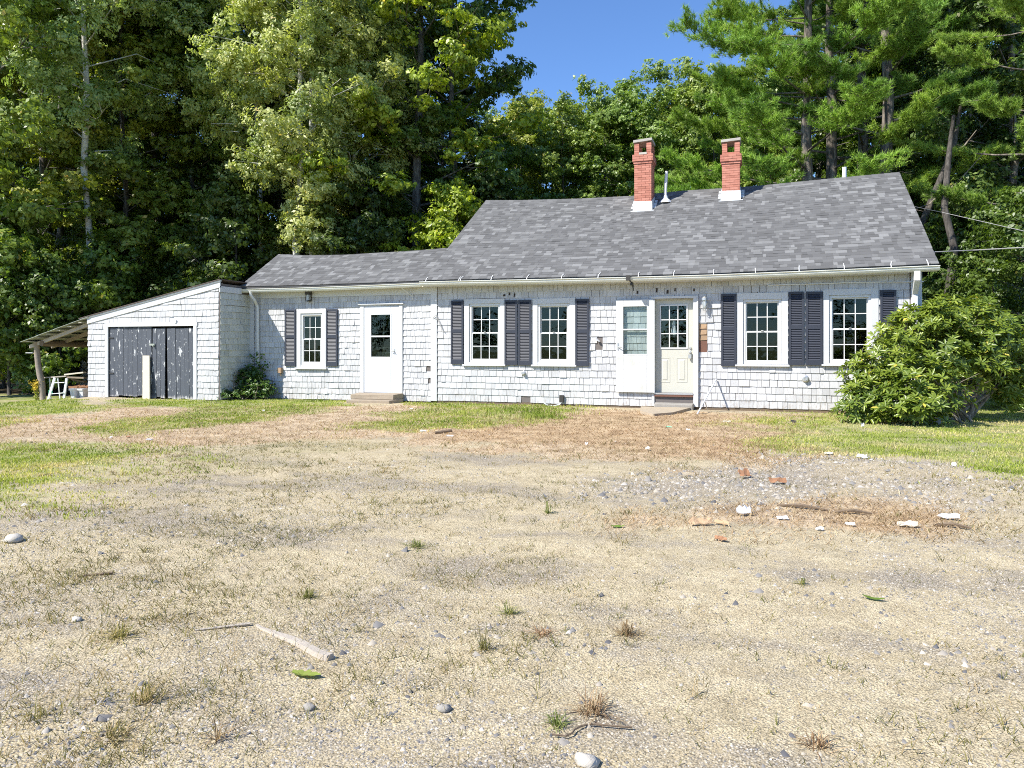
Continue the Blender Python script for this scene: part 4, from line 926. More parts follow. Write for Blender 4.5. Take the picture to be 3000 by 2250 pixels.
# ---- grass blades, straw, weeds (nobody could count them)
nrng = np.random.default_rng(5)
def sample_screen(n, ymin=1175, ymax=2260, power=1.0):   # points spread evenly over the visible ground
    py = HZ+(ymax-HZ)*np.exp(nrng.random(n)*math.log((ymin-HZ)/(ymax-HZ))*power)
    px = nrng.uniform(-120, 3120, n); Zd = H*FP/(py-HZ); Xc = (px-1500)/FP*Zd
    return Xc*CA-Zd*SA, Xc*SA+Zd*CA
def clear_of_buildings(x, y):
    return ~(((x > -13.45) & (x < 3.15) & (y > 17.0)) | ((x > -17.95) & (x < -13.35) & (y > 15.86)))
def blades(x, y, h, w, lean, var, name, mat, label, cat):
    n = len(x); z = height(x, y)-.006; a = nrng.uniform(0, 2*np.pi, n); la = nrng.uniform(0, 2*np.pi, n)
    lx = np.cos(la)*lean*h; ly = np.sin(la)*lean*h; hz = h*np.sqrt(np.clip(1-lean**2*.8, .03, 1))
    wx = np.cos(a)*w/2; wy = np.sin(a)*w/2
    P0 = np.stack([x-wx, y-wy, z], -1); P1 = np.stack([x+wx, y+wy, z], -1)
    P2 = np.stack([x+wx*.7+lx*.4, y+wy*.7+ly*.4, z+hz*.62], -1); P3 = np.stack([x+lx, y+ly, z+hz], -1); P4 = np.stack([x-wx*.7+lx*.4, y-wy*.7+ly*.4, z+hz*.62], -1)
    Vv = np.stack([P0, P1, P2, P3, P4], 1).reshape(-1, 3); F_ = (np.array([[0, 1, 2], [0, 2, 4], [4, 2, 3]])[None]+(np.arange(n)*5)[:, None, None]).reshape(-1, 3)
    o = link(name, arr_mesh(name, Vv, F_, np.repeat(var, 3), [mat])); return tag(o, label, cat, kind='stuff')
x, y = sample_screen(420000, 1165, 1560)
g = zone(x, y, GREEN); pg = smooth(.30, .55, fbm(x*1.7, y*1.7, 36, 4)); k = (nrng.random(len(x)) < g**1.5*(.22+.38*pg)) & clear_of_buildings(x, y); x, y, g = x[k], y[k], g[k]
cl = fbm(x*2.2, y*2.2, 31, 3); dist = np.hypot(x, y)
h = (.028+.05*np.clip(cl-.25, 0, 1)*nrng.uniform(.5, 1.4, len(x)))*(1+.0*dist)
wall_near = np.exp(-np.abs(np.where(x < -13.4, GY, FY)-y)/.22); h = h*(1+1.3*wall_near*(nrng.random(len(x)) < .5))
tall = np.hypot(x-G(1560, 1215)[0], (y-G(1560, 1215)[1])*1.5) < 1.6; h = np.where(tall, h*1.9, h)
v = np.clip(fbm(x*1.3, y*1.3, 33, 3)*1.5-.28+(x > -2)*.14+.35*(1-g)+nrng.normal(0, .17, len(x)), 0, 1)
blades(x, y, h, .006+.0006*dist, nrng.uniform(.1, .8, len(x)), v, 'grass', 'grass', 'short bright green lawn grass in strips around the gravel yard', 'grass')
x, y = sample_screen(200000, 1175, 1600)
s_ = zone(x, y, STRAW, seed=7); k = (nrng.random(len(x)) < s_*.45) & clear_of_buildings(x, y); x, y = x[k], y[k]; dist = np.hypot(x, y)
ru = zone(x, y, RUST, seed=8)
v = np.clip(nrng.uniform(.1, 1, len(x))-.25*ru, 0, 1)
blades(x, y, nrng.uniform(.04, .11, len(x)), .004+.0004*dist, nrng.uniform(.88, 1.0, len(x)), v, 'dead_grass', 'straw', 'matted tan and rust-brown dead grass before the front door and the garage', 'dead grass')
g1_, g2_ = np.array(G(240*V, 1420*V)), np.array(G(640*V, 1330*V)); TD = (g2_-g1_)/np.hypot(*(g2_-g1_))   # direction of the wheel tracks
# sparse weeds on the gravel, in small clumps
x, y = sample_screen(16000, 1290, 2300, 1.0)
o_ = zone(x, y, OLIVE, seed=5); tx, ty_ = (x*TD[0]+y*TD[1]), (-x*TD[1]+y*TD[0]); patchy = smooth(.47, .62, fbm(tx*.45, ty_*1.9, 44, 4)); left = np.clip(1.25-(x+5.0)*.16, .22, 1)
k = nrng.random(len(x)) < np.clip(o_*1.0+.55*patchy*left+.05, 0, 1); cx, cy = x[k], y[k]
per = nrng.integers(4, 13, len(cx)); X_ = np.repeat(cx, per); Y_ = np.repeat(cy, per); sp = np.repeat(nrng.uniform(.015, .075, len(cx)), per)
X_ = X_+nrng.normal(0, 1, len(X_))*sp; Y_ = Y_+nrng.normal(0, 1, len(Y_))*sp
cv = np.repeat(nrng.random(len(cx)), per)
blades(X_, Y_, np.repeat(nrng.gamma(3, .011, len(cx))+.008, per)*nrng.uniform(.5, 1.2, len(X_)), .0024+.0005*np.hypot(X_, Y_), nrng.uniform(.62, 1.0, len(X_)), np.clip(cv*.8+nrng.normal(0, .15, len(X_)), 0, 1), 'weeds', 'weed', 'sparse low weeds and runners scattered over the gravel', 'weeds')
# olive grass mats where the lawn thins out
x, y = sample_screen(150000, 1270, 1900)
o_ = zone(x, y, OLIVE, seed=5)*smooth(.36, .60, fbm(x*2.6, y*2.6, 47, 3)); k = nrng.random(len(x)) < o_*.55; x, y = x[k], y[k]
blades(x, y, nrng.uniform(.02, .065, len(x)), .004+.0004*np.hypot(x, y), nrng.uniform(.75, 1.0, len(x)), nrng.beta(2.0, 1.9, len(x)), 'thin_grass', 'weed', 'thin olive grass fringe between lawn and gravel', 'grass')
# loose stones
def stones(x, y, r, var, name, label):
    n = len(x); z = height(x, y); dirs = np.array([[1, 0, 0], [0, 1, 0], [-1, 0, 0], [0, -1, 0], [0, 0, 1]], float)
    sc_ = r[:, None]*nrng.uniform(.6, 1.35, (n, 5)); sc_[:, 4] *= .85
    a = nrng.uniform(0, 6.28, n); ca, sa = np.cos(a), np.sin(a)
    D_ = dirs[None]*sc_[..., None]; D_ = np.stack([D_[..., 0]*ca[:, None]-D_[..., 1]*sa[:, None], D_[..., 0]*sa[:, None]+D_[..., 1]*ca[:, None], D_[..., 2]], -1)
    D_[:, 4, 0] += nrng.normal(0, .3, n)*r; D_[:, 4, 1] += nrng.normal(0, .3, n)*r
    P = D_+np.stack([x, y, z-.002+r*.05], -1)[:, None]
    Fq = np.array([[0, 1, 4], [1, 2, 4], [2, 3, 4], [3, 0, 4]])[None]+(np.arange(n)*5)[:, None, None]
    o = link(name, arr_mesh(name, P.reshape(-1, 3), Fq.reshape(-1, 3), np.repeat(var, 4), ['gravel'])); return tag(o, label, 'gravel', kind='stuff')
m, nt, b = nodes('gravel')
c = ramp(nt, attr(nt, 'var'), [(0, (.085, .085, .095)), (.3, (.21, .20, .19)), (.6, (.42, .37, .30)), (.85, (.52, .48, .42)), (1, (.68, .65, .60))])
nt.links.new(c, b.inputs['Base Color']); b.inputs['Roughness'].default_value = .85
x, y = sample_screen(230000, 1330, 2300)
gmv = np.maximum(smooth(.46, .64, fbm(x*.55, y*.55, 51, 4)), zone(x, y, STONY, seed=9))
k = nrng.random(len(x)) < (.10+.55*gmv)*(1-.8*zone(x, y, GREEN))
x, y = x[k], y[k]; d = np.hypot(x, y)
stones(x, y, nrng.gamma(2.5, .0010, len(x))+.0016+.00022*d, nrng.beta(1.7, 2.0, len(x)), 'gravel', 'loose grey and tan gravel over the sandy yard')
x, y = sample_screen(34000, 1270, 1500); k = nrng.random(len(x)) < zone(x, y, STONY, seed=9)*.6+.004; x, y = x[k], y[k]
stones(x, y, nrng.gamma(2.2, .0042, len(x))+.006, nrng.beta(3.0, 2.2, len(x))*.86, 'crushed_stone', 'band of pale crushed stone on the right side of the yard')
x, y = sample_screen(9000, 1400, 2300); pk = smooth(.50, .66, fbm(x*.9, y*.9, 61, 4)); k = nrng.random(len(x)) < .03+.40*pk; x, y = x[k], y[k]
stones(x, y, nrng.gamma(2.0, .0032, len(x))+.006, nrng.beta(1.6, 2.4, len(x)), 'pebbles', 'scattered grey and brown pebbles larger than the gravel around them')

# ================================================================== THINGS ON THE GROUND
rng = random.Random(12)
def gz(x, y): return float(height(np.array([x]), np.array([y]))[0])
def place(px, py): x, y = G(px, py); return x, y, gz(x, y)
# driftwood-grey stick
xa, ya, za = place(752, 1838); xb, yb, zb = place(968, 1938)
mb = MB(); n = 12; a = Vector((xa, ya, za)); b_ = Vector((xb, yb, zb)); sd = (b_-a).cross(Vector((0, 0, 1))).normalized()
rows = []
for i in range(n+1):
    t = i/n; c_ = a.lerp(b_, t)+sd*(.006*math.sin(t*9)+rng.uniform(-.002, .002)); w = .006+.015*min(1, t*2.2); hgt = .010+.014*t
    rows.append([c_-sd*w, c_+sd*w, c_+sd*w*.8+Vector((0, 0, hgt)), c_-sd*w*.8+Vector((0, 0, hgt+rng.uniform(-.003, .003)))])
for p, q in zip(rows, rows[1:]): mb.hexa([tuple(v_) for v_ in p+q], rng.random())
o = mb.build('wood_stake', 'grey_wood', smooth_=False); base_at(o, a); tag(o, 'long weathered grey wooden stake lying on the gravel, nearest the camera', 'wood')
def leafplate(px, py, L, Wd, ang, col, name, label, cat, curl=.3, jag=0, mat=None):
    x, y, z = place(px, py); mb = MB(); n = 8; ca, sa = math.cos(ang), math.sin(ang)
    T, B = [], []
    for i in range(n+1):
        t = i/n; w = Wd*math.sin(math.pi*min(1, .08+t*.9))**.7*(1-(jag if i % 2 else 0)); h_ = .008+curl*L*(t-.5)**2
        for s_, lst in ((-1, T), (1, B)):
            lx, ly = (t-.5)*L, s_*w/2; lst.append((x+lx*ca-ly*sa, y+lx*sa+ly*ca, z+h_+.35*w*rng.uniform(.1, .5)))
    mid = [(x+(i/n-.5)*L*ca, y+(i/n-.5)*L*sa, z+.006+curl*L*(i/n-.5)**2) for i in range(n+1)]
    for i in range(n):
        mb.face([mid[i], mid[i+1], B[i+1], B[i]], .6); mb.face([mid[i+1], mid[i], T[i], T[i+1]], .4)
    o = mb.build(name, mat or 'leaf_glossy'); base_at(o, (x, y, z)); o.color = col; tag(o, label, cat); return o
leafplate(897, 1986, .13, .06, .1, (1.5, 1.35, 1.6, 1), 'fallen_leaf', 'bright green toothed leaf lying below the grey stake', 'leaf', .25, .3)
leafplate(2560, 1768, .11, .035, -.2, (.6, .7, .6, 1), 'fallen_leaf', 'dark green leaf lying alone on the gravel on the right', 'leaf', .5)
leafplate(1810, 1545, .10, .05, .3, (.9, 1.1, .9, 1), 'fallen_leaf', 'small green leaf on the gravel in the middle distance', 'leaf', .4)
# weed tufts that stand out
def tuft(px, py, r, hgt, n, mat, label, col=(1, 1, 1, 1)):
    x, y, z = place(px, py); mb = MB(); d = math.hypot(x, y); w = .0022+.0005*d; n = int(n*.85); col = tuple(1-.45*(1-c_) if c_ < 1 else c_ for c_ in col)
    for i in range(n):
        a = rng.uniform(0, 6.28); L = r*.95*(.2+1.1*rng.random()**1.5); h_ = hgt*rng.uniform(.15, 1)*max(.25, 1.2-L/r*.8); bx, by = x+rng.gauss(0, r*.12), y+rng.gauss(0, r*.12)
        m1 = (bx+math.cos(a)*L*.45, by+math.sin(a)*L*.45, z+h_*.85); t1 = (bx+math.cos(a)*L, by+math.sin(a)*L, z+h_*.75+rng.uniform(-.01, .01))
        sx_, sy_ = -math.sin(a)*w/2, math.cos(a)*w/2
        v_ = rng.random(); ml = (m1[0]-sx_*.8, m1[1]-sy_*.8, m1[2]); mr = (m1[0]+sx_*.8, m1[1]+sy_*.8, m1[2]); mb.face([(bx-sx_, by-sy_, z-.005), (bx+sx_, by+sy_, z-.005), mr], v_); mb.face([(bx-sx_, by-sy_, z-.005), mr, ml], v_); mb.face([ml, mr, t1], v_)
    o = mb.build('weed_tuft', mat); base_at(o, (x, y, z)); o.color = col; tag(o, label, 'weed')
tuft(1735, 2095, .17, .10, 110, 'straw', 'big dry reddish-brown weed tuft near the bottom edge of the yard', (.62, .48, .45, 1))
tuft(1635, 2130, .09, .07, 70, 'weed', 'small green tuft just left of the big dry reddish tuft', (.9, 1.3, .7, 1))
tuft(1835, 1862, .13, .09, 80, 'straw', 'reddish dead tuft on the gravel in the right middle', (.55, .45, .38, 1))
tuft(1590, 1862, .13, .04, 70, 'straw', 'flat rust-red tuft left of the spiky dead one', (.75, .42, .33, 1))
tuft(905, 1755, .10, .07, 80, 'weed', 'dark green grass tuft upslope of the grey stake', (.7, 1.0, .6, 1))
tuft(1490, 1800, .10, .07, 70, 'weed', 'yellow-green grass tuft in the middle of the gravel', (.9, 1.2, .7, 1))
tuft(330, 2165, .14, .06, 80, 'weed', 'sprawling olive tuft in the lower left of the yard', (.9, .9, .8, 1))
tuft(1420, 1905, .10, .15, 45, 'weed', 'tall thin weed stalks left of the flat rust-red tuft', (.85, .95, .7, 1))
tuft(640, 2170, .10, .10, 35, 'straw', 'sparse brown tuft below the green toothed leaf, left side', (.7, .6, .5, 1))
tuft(1605, 1505, .08, .14, 40, 'weed', 'upright pale green grass clump in the middle distance', (1, 1.3, .8, 1))
tuft(2350, 1720, .07, .05, 45, 'weed', 'tiny green tuft left of the dark fallen leaf', (.8, 1.1, .7, 1))
tuft(1220, 1595, .16, .06, 90, 'weed', 'wide low green tuft in the left middle of the gravel', (.8, 1.15, .75, 1))
tuft(430, 2065, .16, .10, 70, 'weed', 'loose yellowish grass clump at the lower left', (1, 1, .8, 1))
tuft(350, 1875, .16, .09, 90, 'weed', 'yellow-green grass clump left of the grey stake', (1.1, 1.15, .8, 1))
tuft(2400, 2190, .12, .06, 60, 'straw', 'dark brown low tuft at the lower right edge', (.6, .5, .45, 1))
# stones that stand out
def stone_thing(px, py, r, label, mat='pale_stone', flat=.55):
    x, y, z = place(px, py); mb = MB(); mb.rock((x, y, z+r*flat*.35), (r, r*.75, r*flat), rng); o = mb.build('rock', mat, None, True); base_at(o, (x, y, z)); tag(o, label, 'stone')
stone_thing(40, 1585, .075, 'large pale flat stone at the left edge of the gravel')
stone_thing(1718, 2240, .045, 'round cream stone at the bottom edge below the reddish tuft')
stone_thing(225, 1823, .03, 'small round cream stone left of the grey stake')
stone_thing(1115, 2010, .014, 'tiny white pebble right of the green toothed leaf')
stone_thing(905, 2080, .028, 'grey oval pebble below the green toothed leaf', 'stone')
stone_thing(1300, 2085, .03, 'dark grey stone low in the middle of the yard', 'stone')
stone_thing(2722, 1246, .20, 'squarish stone at the foot of the rhododendron', 'stone', .5)
stone_thing(2450, 1378, .03, 'white stone on the grass edge at right')
# litter: folded pieces of paper, plastic and card
def scrap(px, py, L, Wd, ang, mat, label, cat='litter', name='litter_scrap', hgt=.03, fold=.4):
    x, y, z = place(px, py); L *= .5; Wd *= .5; hgt *= .75; mb = MB(); n = 5; ca, sa = math.cos(ang), math.sin(ang); g = []
    for i in range(n+1):
        r_ = []
        for j in (0, 1, 2):
            lx = (i/n-.5)*L*rng.uniform(.8, 1.08); ly = (j/2-.5)*Wd*rng.uniform(.45, 1.15)*(.55 if i in (0, n) else 1); r_.append((x+lx*ca-ly*sa, y+lx*sa+ly*ca, z+.008+hgt*rng.uniform(.0, 1)*fold+hgt*(.8 if j == 2 else .2)))
        g.append(r_)
    for i in range(n):
        for j in (0, 1):
            q = [g[i][j], g[i+1][j], g[i+1][j+1], g[i][j+1]]; mb.hexa([(a_, b2, c2-.004) for a_, b2, c2 in q]+q)
    o = mb.build(name, mat); base_at(o, (x, y, z)); tag(o, label, cat)
scrap(437, 1286, .22, .16, 0, 'white_plastic', 'flat white sheet on the dead grass in front of the garage', hgt=.012)
scrap(325, 1281, .10, .06, .2, 'white_paper', 'small white scrap left of the flat white sheet')
scrap(375, 1280, .14, .10, .4, 'cardboard', 'brownish scrap between two white pieces on the dead grass')
scrap(1240, 1265, .22, .12, 0, 'white_plastic', 'white plastic piece on the grass edge below the corner board')
scrap(1318, 1281, .20, .08, .3, 'white_paper', 'white scrap beside the short dark stick')
scrap(2182, 1404, .28, .22, .5, 'cardboard', 'square curled piece of orange-brown cardboard', hgt=.10)
scrap(2280, 1419, .35, .08, .2, 'cardboard', 'torn strip of orange-brown card right of the square piece', hgt=.08)
scrap(2055, 1541, .40, .10, .4, 'fabric_tan', 'rust-coloured twisted rag at the left end of the debris band', 'rag', 'rag', .07)
scrap(2110, 1590, .18, .09, -.3, 'cardboard', 'small tan card scrap below the rust-coloured rag')
scrap(2115, 1542, .28, .05, -.5, 'fabric_tan', 'thin rust-coloured strip trailing right of the rag', 'rag', 'rag', .04)
scrap(2180, 1512, .22, .12, .2, 'white_paper', 'crumpled white paper on the left of the debris band', hgt=.09)
scrap(2292, 1526, .18, .09, 0, 'white_plastic', 'smooth white piece right of the crumpled paper')
scrap(2402, 1558, .12, .06, .1, 'white_plastic', 'white scrap lying below the debris band')
scrap(2525, 1350, .26, .14, -.2, 'white_plastic', 'torn white plastic by the sandy mound', hgt=.06)
scrap(2428, 1333, .24, .12, .3, 'pale_wood', 'pale chipped board piece on the grass edge')
scrap(2528, 1258, .10, .08, .3, 'white_paper', 'crumpled white paper on the lawn in front of the rhododendron', hgt=.09)
scrap(2795, 1388, .10, .07, .3, 'white_paper', 'white scrap on the lawn at the far right', hgt=.05)
scrap(2780, 1524, .30, .09, 0, 'white_paper', 'pointed white scrap at the right end of the debris band', hgt=.05)
scrap(2660, 1549, .30, .08, .1, 'pale_wood', 'charred pale strip below the debris band', hgt=.05)
scrap(2490, 1545, .15, .05, .0, 'white_plastic', 'small white tube-like scrap below the debris band', hgt=.03)
scrap(1960, 1255, .20, .025, -.15, 'green_plastic', 'thin green plastic strip in the dead grass before the door', hgt=.02)
scrap(2015, 1261, .14, .03, -.3, 'white_plastic', 'thin white strip right of the green plastic strip', hgt=.02)
scrap(1897, 1321, .11, .08, .1, 'pale_wood', 'small cream block on the gravel edge before the door', 'wood block', 'wood_block', .06)
scrap(1718, 1304, .08, .06, .3, 'white_plastic', 'white scrap on the brown straw left of the cream block', hgt=.05)
scrap(1205, 1200, .16, .10, .1, 'white_paper', 'white scrap on the lawn right of the concrete steps')
scrap(772, 1207, .12, .06, .1, 'white_paper', 'white scrap on the lawn left of the concrete steps')
scrap(2130, 1238, .30, .05, .25, 'pale_wood', 'pale splinter of wood near the leaning pole', 'wood', 'wood_splinter', .03)
scrap(2325, 1238, .20, .14, .1, 'dark_metal', 'crumpled dark metal lid on the lawn', 'lid', 'metal_lid', .05)
x, y, z = place(1295, 1272); mb = MB(); mb.tube([(x-.10, y-.05, z+.02), (x+.14, y+.08, z+.05)], [.022, .028], 7); o = mb.build('stick', 'old_wood_dark'); base_at(o, (x, y, z)); tag(o, 'short dark stick on the grass edge below the corner board', 'stick')
x, y, z = place(275, 1690); mb = MB(); mb.tube([(x-.07, y-.05, z+.008), (x+.08, y+.06, z+.012)], [.006, .009], 6); o = mb.build('stick', 'old_wood_dark'); base_at(o, (x, y, z)); tag(o, 'small dark twig on the gravel at left', 'stick')
x, y, z = place(655, 1845); mb = MB(); mb.tube([(x-.10, y-.08, z+.006), (x+.10, y+.07, z+.009)], [.005, .008], 6); o = mb.build('stick', 'grey_wood'); base_at(o, (x, y, z)); tag(o, 'thin pale twig just left of the grey stake', 'stick')
for (px_, py_, L, an, lb) in ((2500, 1508, .28, .1, 'dark bark strip lying across the debris band'), (2350, 1492, .4, -.2, 'dark splintered stick at the back of the debris band'), (2790, 1549, .25, -.12, 'thin reddish stick at the right end of the debris band')):
    x, y, z = place(px_, py_); mb = MB(); mb.tube([(x-L/2, y-L/2*an, z+.01), (x, y, z+.03), (x+L/2, y+L/2*an, z+.012)], [.01, .016, .008], 6); o = mb.build('stick', 'old_wood_dark'); base_at(o, (x, y, z)); tag(o, lb, 'stick')
# the runner with a dark thin root in front of the reddish tuft
pts = [place(1500+cx/4.424, 1900+cy/4.424) for cx, cy in ((520, 1185), (700, 1200), (780, 1160), (810, 1110), (900, 1060), (1000, 1035), (1150, 1050), (1350, 1070), (1560, 1080))]
mb = MB(); mb.tube([(a_, b2, c2+.012) for a_, b2, c2 in pts], .0035, 5); o = mb.build('twig', 'old_wood_dark'); base_at(o, pts[0]); tag(o, 'thin dark curved runner stem in front of the big reddish tuft', 'twig')

# ---- steps
st = thing('concrete_steps', (W(895, 1170, 16.7)[0], 16.8, 0), 'two worn tan concrete blocks stacked as steps below the white wing door', 'steps')
zt = .175; xa = W(*px2(1190, 1460, 2), 16.58)[0]; xb = W(*px2(1585, 1460, 2), 16.58)[0]
mb = MB(); mb.hexa([(xa, 16.58, .07), (xb, 16.58, .07), (xb+.05, 17.05, .07), (xa-.02, 17.05, .07), (xa, 16.58, .185), (xb, 16.60, .19), (xb+.05, 17.05, .21), (xa-.02, 17.05, .205)]); mb.build('upper_step', 'concrete', st, bevel=.012)
xa = W(*px2(1150, 1550, 2), 16.25)[0]; xb = W(*px2(1540, 1550, 2), 16.25)[0]
mb = MB(); mb.hexa([(xa, 16.25, -.10), (xb, 16.30, -.10), (xb+.06, 16.95, -.10), (xa, 16.95, -.10), (xa, 16.25, .062), (xb, 16.30, .068), (xb+.06, 16.95, .07), (xa, 16.95, .066)]); mb.build('lower_step', 'concrete', st, bevel=.012)
x0, x1 = W(*px2(525, 1480, 4), 16.9)[0], W(*px2(890, 1480, 4), 16.9)[0]
mb = MB(); mb.hexa([(x0, 16.80, -.08), (x1, 16.80, -.08), (x1, 17.08, -.08), (x0, 17.08, -.08), (x0+.02, 16.81, .12), (x1-.01, 16.80, .11), (x1, 17.08, .125), (x0, 17.08, .13)]); o = mb.build('stone_step', 'stone', None, bevel=.02); base_at(o, (x0, 16.8, -.05)); tag(o, 'rough grey stone block step directly below the cream front door', 'step')
q = [G(*px2(cx, cy, 4)) for cx, cy in ((395, 1612), (470, 1535), (620, 1528), (880, 1528), (860, 1580), (700, 1625), (520, 1640))]
mb = MB(); mb.face([(a_, min(b2, 16.79), .045) for a_, b2 in q]);
for i in range(len(q)): a_, b_ = q[i], q[(i+1) % len(q)]; mb.face([(a_[0], min(a_[1], 16.79), -.05), (b_[0], min(b_[1], 16.79), -.05), (b_[0], min(b_[1], 16.79), .045), (a_[0], min(a_[1], 16.79), .045)])
o = mb.build('stone_slab', 'slab'); base_at(o, (q[0][0], q[0][1], -.03)); tag(o, 'flat sandy stone slab on the ground before the grey stone step', 'slab')
# ---- pole leaning on the wall
a_ = G(*px2(925, 1622, 4)); tx, tz = W(*px2(1100, 1300, 4), FY-.05)
mb = MB(); mb.tube([(a_[0], a_[1], 0), (tx, FY-.045, tz)], .017, 8); o = mb.build('pole', 'white_plastic'); base_at(o, (a_[0], a_[1], 0)); tag(o, 'thin white pole leaning on the shingles right of the front door', 'pole')
mb = MB(); x_, z_ = W(*px2(992, 1520, 4), 16.9); mb.tube([(x_, 16.92, z_+.05), (x_+.07, 17.03, -.05)], .012, 6); o = mb.build('stick', 'grey_wood'); base_at(o, (x_+.07, 17.0, 0)); tag(o, 'short grey stick behind the leaning white pole', 'stick')
# ---- board leaning on the garage door
x0, z1 = W(*px2(1322, 922, 1), GY-.04); x1, _ = W(*px2(1386, 922, 1), GY-.04)
xb0, xb1 = W(1324/3.16, 1181, GY-.12)[0], W(1390/3.16, 1181, GY-.12)[0]; mb = MB(); mb.hexa([(xb0, GY-.14, -.03), (xb1, GY-.14, -.03), (xb1, GY-.11, -.03), (xb0, GY-.11, -.03), (x0, GY-.05, z1), (x1, GY-.05, z1), (x1, GY-.02, z1), (x0, GY-.02, z1)]); o = mb.build('board', 'pale_wood', None, bevel=.003); base_at(o, (x0, GY-.22, 0)); tag(o, 'pale cream plank leaning upright on the dark garage doors', 'board')
# ---- stepladder under the side shed
LY = 15.75
def lp(cx, cy, Y=LY): x, z = W(*s5(cx, cy), Y); return (x, Y, z)
bx, by, bz_ = lp(380, 1465); lad = thing('stepladder', (bx, by, bz_), 'dented aluminium stepladder standing beside the crooked shed post', 'ladder')
la0, la1, lb0, lb1 = lp(505, 1040), lp(380, 1465), lp(682, 1050), lp(625, 1450)
for a_, b_ in ((la0, la1), (lb0, lb1)): mb = MB(); mb.bar(b_, a_, .075, .03, 0, 0, (0, 1, 0)); mb.build('rail', 'steel_rail', lad)
for (c1, c2) in (((520, 1112), (660, 1108)), ((478, 1275), (650, 1260)), ((415, 1440), (610, 1425))):
    a_, b_ = lp(*c1), lp(*c2); mb = MB(); mb.bar(a_, b_, .09, .022); mb.build('step', 'steel_rail', lad)
for (c1, c2) in (((430, 1045), (450, 1190)), ((552, 1050), (590, 1230))):
    a_, b_ = lp(*c1, Y=LY+.5), lp(*c2, Y=LY+.55); mb = MB(); mb.bar((b_[0], b_[1], -.25), a_, .03, .02, 0, 0, (0, 1, 0)); mb.build('rear_leg', 'steel_rail', lad)
mb = MB(); mb.tube([lp(418, 1300), lp(420, 1225), lp(440, 1205), lp(462, 1225), lp(468, 1270)], .012, 6); o = mb.build('hose', 'green_plastic'); base_at(o, lp(418, 1300)); tag(o, 'loop of pale green hose hanging on the stepladder', 'hose')
# lumber on a rack, seen under the shed roof
lx0, lz0 = W(*s5(350, 1040), 16.2); lx1, lz1 = W(*s5(940, 975), 16.6)
for i, (c1, c2, Y, w, mt, lb) in enumerate((((350, 1038), (690, 1015), 16.25, .035, 'grey_wood', 'grey plank propped level behind the stepladder'), ((665, 992), (945, 960), 16.4, .04, 'pale_wood', 'pale plank on top of the lumber under the shed roof'),
        ((690, 1030), (950, 1040), 16.6, .05, 'old_wood', 'brown plank under the pale one in the shed'), ((760, 1060), (960, 1100), 16.7, .04, 'old_wood_dark', 'dark plank slanting down at the back of the shed'))):
    a_, b_ = lp(*c1, Y=Y), lp(*c2, Y=Y+.1); mb = MB(); mb.bar(a_, b_, .12, w, rng.random()); mb.bar((a_[0]+.05, Y+.03, gz(a_[0], Y)-.02), (a_[0]+.05, Y+.03, a_[2]-w/2), .03, .03); mb.bar((b_[0]-.05, Y+.12, gz(b_[0], Y)-.02), (b_[0]-.05, Y+.12, b_[2]-w/2), .03, .03)
    o = mb.build('plank', mt); base_at(o, (a_[0], Y, gz(a_[0], Y))); tag(o, lb, 'plank')
for (c0, c1, Y, lb) in ((738, 808, 16.0, 'left of two white tapered bins by the garage corner'), (865, 935, 16.1, 'right of two white tapered bins by the garage corner')):
    x0, z1 = W(*s5(c0, 1215), Y); x1, z0 = W(*s5(c1, 1385), Y); w = x1-x0; xc = (x0+x1)/2; z0 = gz(xc, Y)-.01
    bn = thing('bin', (xc, Y, z0), lb, 'bin'); mb = MB()
    mb.hexa([(xc-w*.34, Y, z0), (xc+w*.34, Y, z0), (xc+w*.34, Y+.24, z0), (xc-w*.34, Y+.24, z0), (xc-w*.48, Y-.04, z1), (xc+w*.48, Y-.04, z1), (xc+w*.48, Y+.3, z1), (xc-w*.48, Y+.3, z1)]); mb.build('body', 'white_plastic', bn, bevel=.01)
    mb = MB(); mb.box(xc-w*.53, xc+w*.53, Y-.06, Y+.32, z1-.02, z1+.03); mb.build('rim', 'white_plastic', bn, bevel=.005)
mb = MB(); x0, z0 = W(*s5(745, 1205), 16.2); x1, z1 = W(*s5(950, 1140), 16.2)
for i in range(14): a_ = (rng.uniform(x0, x1), 16.12+rng.uniform(-.1, .2), z0+.02+rng.uniform(0, .06)); an = rng.uniform(-.5, .5); L = rng.uniform(.15, .35); mb.bar(a_, (a_[0]+L*math.cos(an), a_[1]+.05, a_[2]+L*math.sin(an)*.5+.03), .04, .03, rng.random())
o = mb.build('scrap_wood_pile', 'cardboard'); base_at(o, (x0, 16.1, z0)); tag(o, 'heap of brown scrap wood lying across the two white bins', 'scrap wood', kind=None)
# rag in the door window
x, z0 = W(*px2(705, 872, 4), FY+REC+.03); z1 = W(*px2(705, 755, 4), FY+REC+.03)[1]; wb = (W(*px2(737, 870, 4), FY+REC)[0]-W(*px2(675, 870, 4), FY+REC)[0])/2
mb = MB(); mb.lathe((x, FY+REC+.045+wb, z0-.04), [(wb, 0), (wb*.95, .05), (wb*.7, (z1-z0)*.5), (wb*.42, (z1-z0)*.9), (wb*.25, z1-z0+.03), (0, z1-z0+.04)], 16)
mb.box(x-.25, x+.25, FY+REC+.03, FY+REC+.3, z0-.08, z0-.041, 0, 1)
o = mb.build('paper_cone', ['white_paper', 'interior']); base_at(o, (x, FY+REC+.16, z0-.04)); tag(o, 'pale blue-white cone standing behind the middle pane of the front door', 'paper cone')
